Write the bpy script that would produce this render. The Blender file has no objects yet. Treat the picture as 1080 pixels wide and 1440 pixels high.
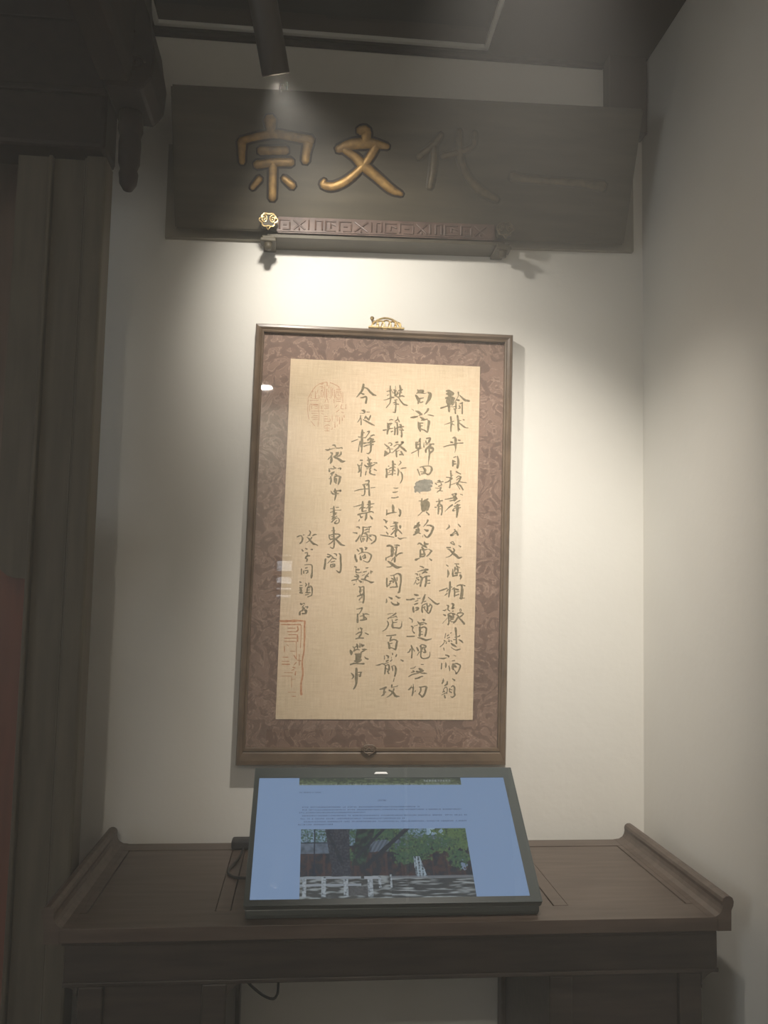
import bpy, bmesh, math, random
import numpy as np
from mathutils import Vector, Matrix, noise as mnoise

# ------------------------------------------------------------------ camera
SC = bpy.context.scene
COL = SC.collection
yaw, pit, rol, FPX = 0.08941634, 0.09112526, 0.01784761, 1171.4
cy_, sy_ = math.cos(yaw), math.sin(yaw)
fwd = Vector((sy_*math.cos(pit), cy_*math.cos(pit), math.sin(pit)))
r0 = Vector((cy_, -sy_, 0)); u0 = r0.cross(fwd)
rx = math.cos(rol)*r0 + math.sin(rol)*u0
ux = -math.sin(rol)*r0 + math.cos(rol)*u0
cam = bpy.data.objects.new('camera', bpy.data.cameras.new('camera'))
cam.data.sensor_fit = 'HORIZONTAL'; cam.data.sensor_width = 36.0
cam.data.lens = 36.0*FPX/1080.0
cam.data.clip_start = 0.02
M = Matrix((rx, ux, -fwd)).transposed().to_4x4(); M.translation = Vector((0, -2.15, 1.45))
cam.matrix_world = M
COL.objects.link(cam); SC.camera = cam

# ------------------------------------------------------------------ world, exposure
w = bpy.data.worlds.new('world'); SC.world = w; w.use_nodes = True
w.node_tree.nodes['Background'].inputs[0].default_value = (0.75, 0.85, 1.0, 1)
w.node_tree.nodes['Background'].inputs[1].default_value = 0.3
hz_ = w.node_tree.nodes.new('ShaderNodeVolumeScatter'); hz_.inputs['Density'].default_value = 0.056   # thin haze added to stand in for lens glare
hz_.inputs['Color'].default_value = (1, 0.98, 0.94, 1)
w.node_tree.links.new(hz_.outputs[0], w.node_tree.nodes['World Output'].inputs['Volume'])
SC.view_settings.view_transform = 'Standard'
SC.view_settings.look = 'None'
SC.view_settings.exposure = 0.0
SC.view_settings.gamma = 1.0
SC.view_settings.use_curve_mapping = False
SC.cycles.max_bounces = 8
SC.cycles.volume_bounces = 1
SC.cycles.use_denoising = True

# ------------------------------------------------------------------ lamp settings (the lamps are built further down)
BARREL_W, BARREL_SIZE, BARREL_BLEND = 37.0, 88, 1.0      # spotlight in view
BARREL_END = Vector((-0.087, -0.60, 2.44)); BARREL_AIM = Vector((0.15, 0.0, 1.45)); BEAM_AIM = Vector((0.12, 0.0, 2.14))
SECOND_W, SECOND_SIZE, SECOND_BLEND = 178.0, 55, 1.0     # its twin on the same track, above the view
SECOND_END = Vector((0.30, -1.12, 2.76)); SECOND_AIM = Vector((0.50, 0.0, 1.22))
ROOM_W = 24.0                                            # ceiling lamp of the hall behind
FILL_GLOW = 2.6                                        # glow of the unseen window added on the left as fill
LAMP_COLOR = (1.0, 0.94, 0.85)

# ------------------------------------------------------------------ materials
def new_mat(name):
    m = bpy.data.materials.new(name); m.use_nodes = True
    nt = m.node_tree; b = nt.nodes['Principled BSDF']
    return m, nt, b
def L(nt, a, b): nt.links.new(a, b)
def setp(b, col=None, rough=None, metal=None, spec=None, coat=None):
    if col is not None: b.inputs['Base Color'].default_value = (*col, 1)
    if rough is not None: b.inputs['Roughness'].default_value = rough
    if metal is not None: b.inputs['Metallic'].default_value = metal
    if spec is not None: b.inputs['Specular IOR Level'].default_value = spec
    if coat is not None: b.inputs['Coat Weight'].default_value = coat; b.inputs['Coat Roughness'].default_value = 0.25
def noise_mat(name, c1, c2, scale=(1, 1, 1), nscale=8.0, detail=6.0, rough=0.5, bump=0.1, metal=0.0, spec=0.5, coat=0.0, lo=0.35, hi=0.65, dist=0.0, bscale=None):
    m, nt, b = new_mat(name); setp(b, None, rough, metal, spec, coat)
    tc = nt.nodes.new('ShaderNodeTexCoord'); mp = nt.nodes.new('ShaderNodeMapping')
    mp.inputs['Scale'].default_value = scale
    n = nt.nodes.new('ShaderNodeTexNoise'); n.inputs['Scale'].default_value = nscale
    n.inputs['Detail'].default_value = detail; n.inputs['Distortion'].default_value = dist
    cr = nt.nodes.new('ShaderNodeValToRGB')
    cr.color_ramp.elements[0].position = lo; cr.color_ramp.elements[0].color = (*c1, 1)
    cr.color_ramp.elements[1].position = hi; cr.color_ramp.elements[1].color = (*c2, 1)
    L(nt, tc.outputs['Object'], mp.inputs[0]); L(nt, mp.outputs[0], n.inputs['Vector'])
    L(nt, n.outputs['Fac'], cr.inputs[0]); L(nt, cr.outputs[0], b.inputs['Base Color'])
    if bump:
        bp = nt.nodes.new('ShaderNodeBump'); bp.inputs['Strength'].default_value = bump; bp.inputs['Distance'].default_value = 0.002
        if bscale:
            n2 = nt.nodes.new('ShaderNodeTexNoise'); n2.inputs['Scale'].default_value = bscale; n2.inputs['Detail'].default_value = 4
            L(nt, tc.outputs['Object'], n2.inputs['Vector']); L(nt, n2.outputs['Fac'], bp.inputs['Height'])
        else:
            L(nt, n.outputs['Fac'], bp.inputs['Height'])
        L(nt, bp.outputs[0], b.inputs['Normal'])
    return m
def flat_mat(name, col, rough=0.5, metal=0.0, spec=0.5):
    m, nt, b = new_mat(name); setp(b, col, rough, metal, spec); return m
def emit_mat(name, col, strength):
    m, nt, b = new_mat(name); setp(b, (0, 0, 0), 0.5)
    b.inputs['Emission Color'].default_value = (*col, 1); b.inputs['Emission Strength'].default_value = strength; b.inputs['Specular IOR Level'].default_value = 0.0
    return m

MAT = {}
MAT['plaster'] = noise_mat('plaster', (0.70, 0.675, 0.62), (0.75, 0.73, 0.675), nscale=1.6, rough=0.9, bump=0.35, bscale=38, spec=0.1)
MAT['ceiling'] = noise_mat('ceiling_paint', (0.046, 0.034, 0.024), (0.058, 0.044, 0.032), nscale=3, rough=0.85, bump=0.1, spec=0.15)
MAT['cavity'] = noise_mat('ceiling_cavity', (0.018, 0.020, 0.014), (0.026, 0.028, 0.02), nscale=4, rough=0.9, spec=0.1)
MAT['floor'] = noise_mat('floor_tiles', (0.07, 0.065, 0.06), (0.11, 0.10, 0.09), nscale=5, rough=0.6)
MAT['white_trim'] = flat_mat('white_metal_trim', (0.62, 0.62, 0.58), 0.5)
MAT['dark_wood'] = noise_mat('dark_stained_wood', (0.030, 0.024, 0.019), (0.058, 0.044, 0.035), scale=(1, 9, 9), nscale=6, rough=0.38, bump=0.08, spec=0.45)
MAT['top_wood'] = noise_mat('table_top_wood', (0.072, 0.050, 0.038), (0.110, 0.080, 0.062), scale=(1, 9, 9), nscale=6, rough=0.42, bump=0.06, spec=0.5)
MAT['upright_wood'] = noise_mat('dark_upright_wood', (0.080, 0.068, 0.048), (0.110, 0.094, 0.068), scale=(9, 9, 1), nscale=5, rough=0.55, bump=0.1, spec=0.3)
MAT['beam_wood'] = noise_mat('old_beam_wood', (0.009, 0.006, 0.004), (0.020, 0.012, 0.008), scale=(8, 1, 8), nscale=5, rough=0.6, bump=0.2, spec=0.3)
MAT['red_wood'] = noise_mat('red_brown_lacquer', (0.12, 0.040, 0.022), (0.17, 0.058, 0.032), scale=(8, 8, 1), nscale=4, rough=0.5, bump=0.1)
MAT['board'] = noise_mat('name_board_lacquer', (0.056, 0.047, 0.030), (0.080, 0.068, 0.044), scale=(1, 7, 7), nscale=5, rough=0.5, bump=0.1, spec=0.35)
MAT['gilt'] = noise_mat('old_gilding', (0.20, 0.115, 0.035), (0.40, 0.24, 0.075), nscale=60, detail=8, rough=0.48, bump=0.6, metal=0.45, lo=0.3, hi=0.7)
MAT['glare_gilt'] = noise_mat('glare_dulled_gilding', (0.085, 0.068, 0.040), (0.14, 0.108, 0.060), nscale=60, detail=8, rough=0.5, bump=0.5, metal=0.2, lo=0.3, hi=0.7)  # gilding dulled to paint in the glare on the board's right half
MAT['gold'] = noise_mat('gold_ornament', (0.50, 0.34, 0.14), (0.85, 0.66, 0.34), nscale=90, rough=0.35, bump=0.3, metal=0.8)
MAT['carved_red'] = noise_mat('carved_red_wood', (0.075, 0.046, 0.036), (0.12, 0.075, 0.058), nscale=30, rough=0.45, bump=0.2)
MAT['frame_wood'] = noise_mat('picture_frame_wood', (0.11, 0.075, 0.048), (0.16, 0.11, 0.07), scale=(1, 6, 1), nscale=18, rough=0.33, bump=0.05, spec=0.6)
MAT['lamp_black'] = flat_mat('lamp_black_metal', (0.045, 0.038, 0.030), 0.5, 0.0, 0.4)
MAT['bezel'] = flat_mat('screen_bezel', (0.060, 0.072, 0.070), 0.35, 0.0, 0.5)
MAT['housing'] = flat_mat('screen_housing', (0.075, 0.085, 0.08), 0.35, 0.0, 0.5)
MAT['glint_white'] = flat_mat('glint_white', (0.9, 0.9, 0.9), 0.3)  # white of the painted glint on the screen bezel
MAT['backing'] = noise_mat('backing_board_wood', (0.24, 0.22, 0.17), (0.29, 0.265, 0.21), nscale=6, rough=0.7)
MAT['brown_panel'] = noise_mat('brown_wall_panel', (0.10, 0.065, 0.045), (0.14, 0.09, 0.062), scale=(6, 6, 1), nscale=4, rough=0.6)
MAT['rubber'] = flat_mat('black_rubber', (0.02, 0.02, 0.02), 0.6)
MAT['ink'] = noise_mat('calligraphy_ink', (0.16, 0.135, 0.085), (0.28, 0.235, 0.155), nscale=160, rough=0.9, bump=0, spec=0.1, lo=0.3, hi=0.7)
MAT['blot'] = noise_mat('calligraphy_ink_blot', (0.22, 0.205, 0.165), (0.30, 0.28, 0.225), nscale=120, rough=0.9, bump=0, spec=0.1)
MAT['seal_faint'] = noise_mat('faint_seal_ink', (0.46, 0.22, 0.13), (0.60, 0.36, 0.22), nscale=200, rough=0.9, bump=0, spec=0.1)
MAT['seal_red'] = noise_mat('worn_red_seal_ink', (0.50, 0.22, 0.12), (0.62, 0.36, 0.20), nscale=150, rough=0.9, bump=0, spec=0.1)
MAT['lamp_face'] = emit_mat('lamp_face', (1.0, 0.93, 0.82), 60)
MAT['daylight'] = emit_mat('window_daylight', (0.9, 0.96, 1.0), 4.5)
MAT['fill_daylight'] = emit_mat('fill_window_glow', (0.85, 0.93, 1.0), FILL_GLOW)  # emission of the added fill window

def mat_brocade():
    m, nt, b = new_mat('marbled_brocade'); setp(b, None, 0.6, 0, 0.3)
    tc = nt.nodes.new('ShaderNodeTexCoord')
    n = nt.nodes.new('ShaderNodeTexNoise'); n.inputs['Scale'].default_value = 22; n.inputs['Detail'].default_value = 5; n.inputs['Distortion'].default_value = 2.5
    n2 = nt.nodes.new('ShaderNodeTexNoise'); n2.inputs['Scale'].default_value = 6; n2.inputs['Detail'].default_value = 3
    cr = nt.nodes.new('ShaderNodeValToRGB'); e = cr.color_ramp.elements
    e[0].position = 0.38; e[0].color = (0.165, 0.108, 0.082, 1); e[1].position = 0.62; e[1].color = (0.25, 0.165, 0.125, 1)
    x = e.new(0.50); x.color = (0.195, 0.125, 0.095, 1); y = e.new(0.525); y.color = (0.38, 0.27, 0.205, 1); z = e.new(0.55); z.color = (0.21, 0.138, 0.105, 1)
    mx = nt.nodes.new('ShaderNodeMix'); mx.data_type = 'RGBA'; mx.blend_type = 'MULTIPLY'; mx.inputs[0].default_value = 0.5
    cr2 = nt.nodes.new('ShaderNodeValToRGB'); cr2.color_ramp.elements[0].position = 0.35; cr2.color_ramp.elements[0].color = (0.75, 0.72, 0.70, 1)
    cr2.color_ramp.elements[1].position = 0.65; cr2.color_ramp.elements[1].color = (1.15, 1.1, 1.08, 1)
    L(nt, tc.outputs['Object'], n.inputs['Vector']); L(nt, tc.outputs['Object'], n2.inputs['Vector'])
    L(nt, n.outputs['Fac'], cr.inputs[0]); L(nt, n2.outputs['Fac'], cr2.inputs[0])
    L(nt, cr.outputs[0], mx.inputs[6]); L(nt, cr2.outputs[0], mx.inputs[7]); L(nt, mx.outputs[2], b.inputs['Base Color'])
    return m
MAT['brocade'] = mat_brocade()

def mat_silk():
    m, nt, b = new_mat('aged_silk_paper'); setp(b, None, 0.85, 0, 0.2)
    tc = nt.nodes.new('ShaderNodeTexCoord')
    out = []
    for sc in ((260, 1, 14), (14, 1, 300)):
        mp = nt.nodes.new('ShaderNodeMapping'); mp.inputs['Scale'].default_value = sc
        n = nt.nodes.new('ShaderNodeTexNoise'); n.inputs['Scale'].default_value = 1.6; n.inputs['Detail'].default_value = 3
        L(nt, tc.outputs['Object'], mp.inputs[0]); L(nt, mp.outputs[0], n.inputs['Vector']); out.append(n)
    ad = nt.nodes.new('ShaderNodeMath'); ad.operation = 'ADD'
    L(nt, out[0].outputs['Fac'], ad.inputs[0]); L(nt, out[1].outputs['Fac'], ad.inputs[1])
    hf = nt.nodes.new('ShaderNodeMath'); hf.operation = 'MULTIPLY'; hf.inputs[1].default_value = 0.5; L(nt, ad.outputs[0], hf.inputs[0])
    cr = nt.nodes.new('ShaderNodeValToRGB'); e = cr.color_ramp.elements
    e[0].position = 0.35; e[0].color = (0.65, 0.505, 0.345, 1); e[1].position = 0.65; e[1].color = (0.78, 0.64, 0.47, 1)
    L(nt, hf.outputs[0], cr.inputs[0])
    st = nt.nodes.new('ShaderNodeTexNoise'); st.inputs['Scale'].default_value = 4.0; st.inputs['Detail'].default_value = 2
    L(nt, tc.outputs['Object'], st.inputs['Vector'])
    cr2 = nt.nodes.new('ShaderNodeValToRGB'); cr2.color_ramp.elements[0].position = 0.35; cr2.color_ramp.elements[0].color = (0.90, 0.90, 0.86, 1)
    cr2.color_ramp.elements[1].position = 0.65; cr2.color_ramp.elements[1].color = (1.0, 0.98, 0.96, 1); L(nt, st.outputs['Fac'], cr2.inputs[0])
    mx = nt.nodes.new('ShaderNodeMix'); mx.data_type = 'RGBA'; mx.blend_type = 'MULTIPLY'; mx.inputs[0].default_value = 1.0
    L(nt, cr.outputs[0], mx.inputs[6]); L(nt, cr2.outputs[0], mx.inputs[7]); L(nt, mx.outputs[2], b.inputs['Base Color'])
    return m
MAT['silk'] = mat_silk()

def mat_glass():
    m = bpy.data.materials.new('clear_cover_glass'); m.use_nodes = True; nt = m.node_tree; nt.nodes.clear()
    o = nt.nodes.new('ShaderNodeOutputMaterial'); t = nt.nodes.new('ShaderNodeBsdfTransparent'); g = nt.nodes.new('ShaderNodeBsdfGlossy')
    g.inputs['Roughness'].default_value = 0.015; lw = nt.nodes.new('ShaderNodeLayerWeight')
    pw = nt.nodes.new('ShaderNodeMath'); pw.operation = 'POWER'; pw.inputs[1].default_value = 5.0
    ma = nt.nodes.new('ShaderNodeMath'); ma.operation = 'MULTIPLY_ADD'; ma.inputs[1].default_value = 0.9; ma.inputs[2].default_value = 0.035
    mx = nt.nodes.new('ShaderNodeMixShader')
    L(nt, lw.outputs['Facing'], pw.inputs[0]); L(nt, pw.outputs[0], ma.inputs[0]); L(nt, ma.outputs[0], mx.inputs[0])
    L(nt, t.outputs[0], mx.inputs[1]); L(nt, g.outputs[0], mx.inputs[2]); L(nt, mx.outputs[0], o.inputs[0])
    return m
MAT['glass'] = mat_glass()

def mat_screen_attr():
    m, nt, b = new_mat('lit_display_image'); setp(b, (0.0, 0.0, 0.0), 0.3, None, 0.0)
    a = nt.nodes.new('ShaderNodeAttribute'); a.attribute_name = 'tint'
    L(nt, a.outputs['Color'], b.inputs['Emission Color']); b.inputs['Emission Strength'].default_value = 1.0
    return m
MAT['display_image'] = mat_screen_attr()
MAT['display_page'] = emit_mat('lit_display_page', (0.18, 0.26, 0.40), 1.0)
MAT['display_text'] = emit_mat('lit_display_text', (0.045, 0.065, 0.12), 1.0)

# ------------------------------------------------------------------ mesh helpers
def world_of(o):
    v = Vector((0, 0, 0))
    while o is not None: v += o.location; o = o.parent
    return v
def link_mesh(name, bm, mat, parent=None, smooth=False, origin=None):
    """one mesh object; bm holds world coordinates"""
    me = bpy.data.meshes.new(name)
    base = world_of(parent) if parent else Vector((0, 0, 0))
    org = Vector(origin) if origin is not None else base
    bmesh.ops.translate(bm, verts=bm.verts, vec=-org)
    bmesh.ops.recalc_face_normals(bm, faces=bm.faces)
    bm.to_mesh(me); bm.free()
    if mat is not None: me.materials.append(mat)
    if smooth:
        for p in me.polygons: p.use_smooth = True
    o = bpy.data.objects.new(name, me); COL.objects.link(o)
    if parent is not None: o.parent = parent
    o.location = org - base
    return o
def thing(name, label, cat, loc, group=None):
    o = bpy.data.objects.new(name, None); o.empty_display_size = 0.05; COL.objects.link(o)
    o.location = loc; o['label'] = label; o['category'] = cat
    if group: o['group'] = group
    return o
def tag(o, label, cat, group=None):
    o['label'] = label; o['category'] = cat
    if group: o['group'] = group
    return o
def struct(name, bm, mat, label=None):
    o = link_mesh(name, bm, mat); o['kind'] = 'structure'
    if label: o['label'] = label
    return o
def add_box(bm, x0, x1, y0, y1, z0, z1, bev=0.0, mtx=None):
    r = bmesh.ops.create_cube(bm, size=1.0)
    vs = r['verts']
    for v in vs:
        v.co = Vector((x0 + (v.co.x+0.5)*(x1-x0), y0 + (v.co.y+0.5)*(y1-y0), z0 + (v.co.z+0.5)*(z1-z0)))
    if mtx is not None:
        for v in vs: v.co = mtx @ v.co
    if bev > 0:
        es = set()
        for v in vs: es.update(v.link_edges)
        bmesh.ops.bevel(bm, geom=list(es), offset=bev, segments=2, affect='EDGES', profile=0.5)
def box(name, x0, x1, y0, y1, z0, z1, mat, parent=None, bev=0.0, mtx=None):
    bm = bmesh.new(); add_box(bm, x0, x1, y0, y1, z0, z1, bev, mtx)
    return link_mesh(name, bm, mat, parent)
def add_extrude(bm, pts, mapf, d0, d1):
    """pts: closed 2-D outline; mapf(a, b, d) -> world; extruded from d0 to d1"""
    A = [bm.verts.new(mapf(a, b, d0)) for a, b in pts]; B = [bm.verts.new(mapf(a, b, d1)) for a, b in pts]
    n = len(pts)
    bm.faces.new(A); bm.faces.new(B[::-1])
    for i in range(n): bm.faces.new((A[i], A[(i+1) % n], B[(i+1) % n], B[i]))
def add_tube(bm, pts, rad, seg=10, cap=True):
    pts = [Vector(p) for p in pts]; rings = []
    n = len(pts)
    up = Vector((0.13, 0.21, 0.97))
    for i, p in enumerate(pts):
        t = (pts[min(i+1, n-1)] - pts[max(i-1, 0)]).normalized()
        a = t.cross(up)
        if a.length < 1e-3: a = t.cross(Vector((1, 0, 0)))
        a.normalize(); b = t.cross(a)
        r = rad[i] if isinstance(rad, (list, tuple)) else rad
        rings.append([bm.verts.new(p + r*(math.cos(2*math.pi*k/seg)*a + math.sin(2*math.pi*k/seg)*b)) for k in range(seg)])
    for i in range(n-1):
        for k in range(seg):
            bm.faces.new((rings[i][k], rings[i][(k+1) % seg], rings[i+1][(k+1) % seg], rings[i+1][k]))
    if cap: bm.faces.new(rings[0][::-1]); bm.faces.new(rings[-1])
def smooth_path(P, sub=5):
    """Catmull-Rom through (a, b, width) points"""
    P = [np.array(p, float) for p in P]
    if len(P) == 1: P = [P[0]-np.array([P[0][2]*0.3, 0, 0]), P[0]+np.array([P[0][2]*0.3, 0, 0])]
    Q = [2*P[0]-P[1]] + P + [2*P[-1]-P[-2]]; out = []
    for i in range(1, len(Q)-2):
        p0, p1, p2, p3 = Q[i-1:i+3]
        for s in range(sub):
            t = s/sub
            out.append(0.5*((2*p1) + (-p0+p2)*t + (2*p0-5*p1+4*p2-p3)*t*t + (-p0+3*p1-3*p2+p3)*t**3))
    out.append(P[-1]); return out
def decode(s):
    res = []
    for st in s.split(','):
        v = [int(k)*1e-4 for k in st.split()]
        res.append([(v[i], v[i+1], v[i+2]) for i in range(0, len(v), 3)])
    return res
def add_ribbon(bm, P, mapf, rnd, d, jit=0.10, sub=4, minw=0.0):
    Q = smooth_path(P, sub)
    t0 = Q[0]-Q[1]; t1 = Q[-1]-Q[-2]
    n0 = np.hypot(t0[0], t0[1])+1e-9; n1 = np.hypot(t1[0], t1[1])+1e-9
    a = Q[0].copy(); a[:2] += t0[:2]/n0*Q[0][2]*0.38; a[2] *= 0.45
    b = Q[-1].copy(); b[:2] += t1[:2]/n1*Q[-1][2]*0.38; b[2] *= 0.45
    Q = [a] + Q + [b]; n = len(Q); Lv = []; Rv = []
    for i, q in enumerate(Q):
        t = Q[min(i+1, n-1)][:2]-Q[max(i-1, 0)][:2]; t = t/(np.hypot(*t)+1e-9); nn = np.array([-t[1], t[0]])
        w = max(q[2], minw)*0.5
        wl = w*(1+rnd.uniform(-jit, jit)); wr = w*(1+rnd.uniform(-jit, jit))
        Lv.append(bm.verts.new(mapf(q[0]+nn[0]*wl, q[1]+nn[1]*wl, d))); Rv.append(bm.verts.new(mapf(q[0]-nn[0]*wr, q[1]-nn[1]*wr, d)))
    for i in range(n-1): bm.faces.new((Lv[i], Rv[i], Rv[i+1], Lv[i+1]))
def add_relief(bm, P, mapf, h, sub=4):
    """raised stroke with a rounded section"""
    Q = smooth_path(P, sub)
    t0 = Q[0]-Q[1]; t1 = Q[-1]-Q[-2]
    n0 = np.hypot(t0[0], t0[1])+1e-9; n1 = np.hypot(t1[0], t1[1])+1e-9
    a = Q[0].copy(); a[:2] += t0[:2]/n0*Q[0][2]*0.34; a[2] *= 0.5
    b = Q[-1].copy(); b[:2] += t1[:2]/n1*Q[-1][2]*0.34; b[2] *= 0.5
    Q = [a] + Q + [b]; n = len(Q); rings = []
    prof = ((-1, -0.2), (-0.95, 0.45), (-0.6, 0.9), (0, 1.0), (0.6, 0.9), (0.95, 0.45), (1, -0.2))
    for i, q in enumerate(Q):
        t = Q[min(i+1, n-1)][:2]-Q[max(i-1, 0)][:2]; t = t/(np.hypot(*t)+1e-9); nn = np.array([-t[1], t[0]])
        hh = h*(0.6 if i in (0, n-1) else 1.0); w = q[2]*0.5
        rings.append([bm.verts.new(mapf(q[0]+nn[0]*w*a_, q[1]+nn[1]*w*a_, hh*c_)) for a_, c_ in prof])
    m = len(prof)
    for i in range(n-1):
        for k in range(m-1): bm.faces.new((rings[i][k], rings[i][k+1], rings[i+1][k+1], rings[i+1][k]))
        bm.faces.new((rings[i][m-1], rings[i][0], rings[i+1][0], rings[i+1][m-1]))
    bm.faces.new(rings[0]); bm.faces.new(rings[-1][::-1])
RND = random.Random(7)
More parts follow.
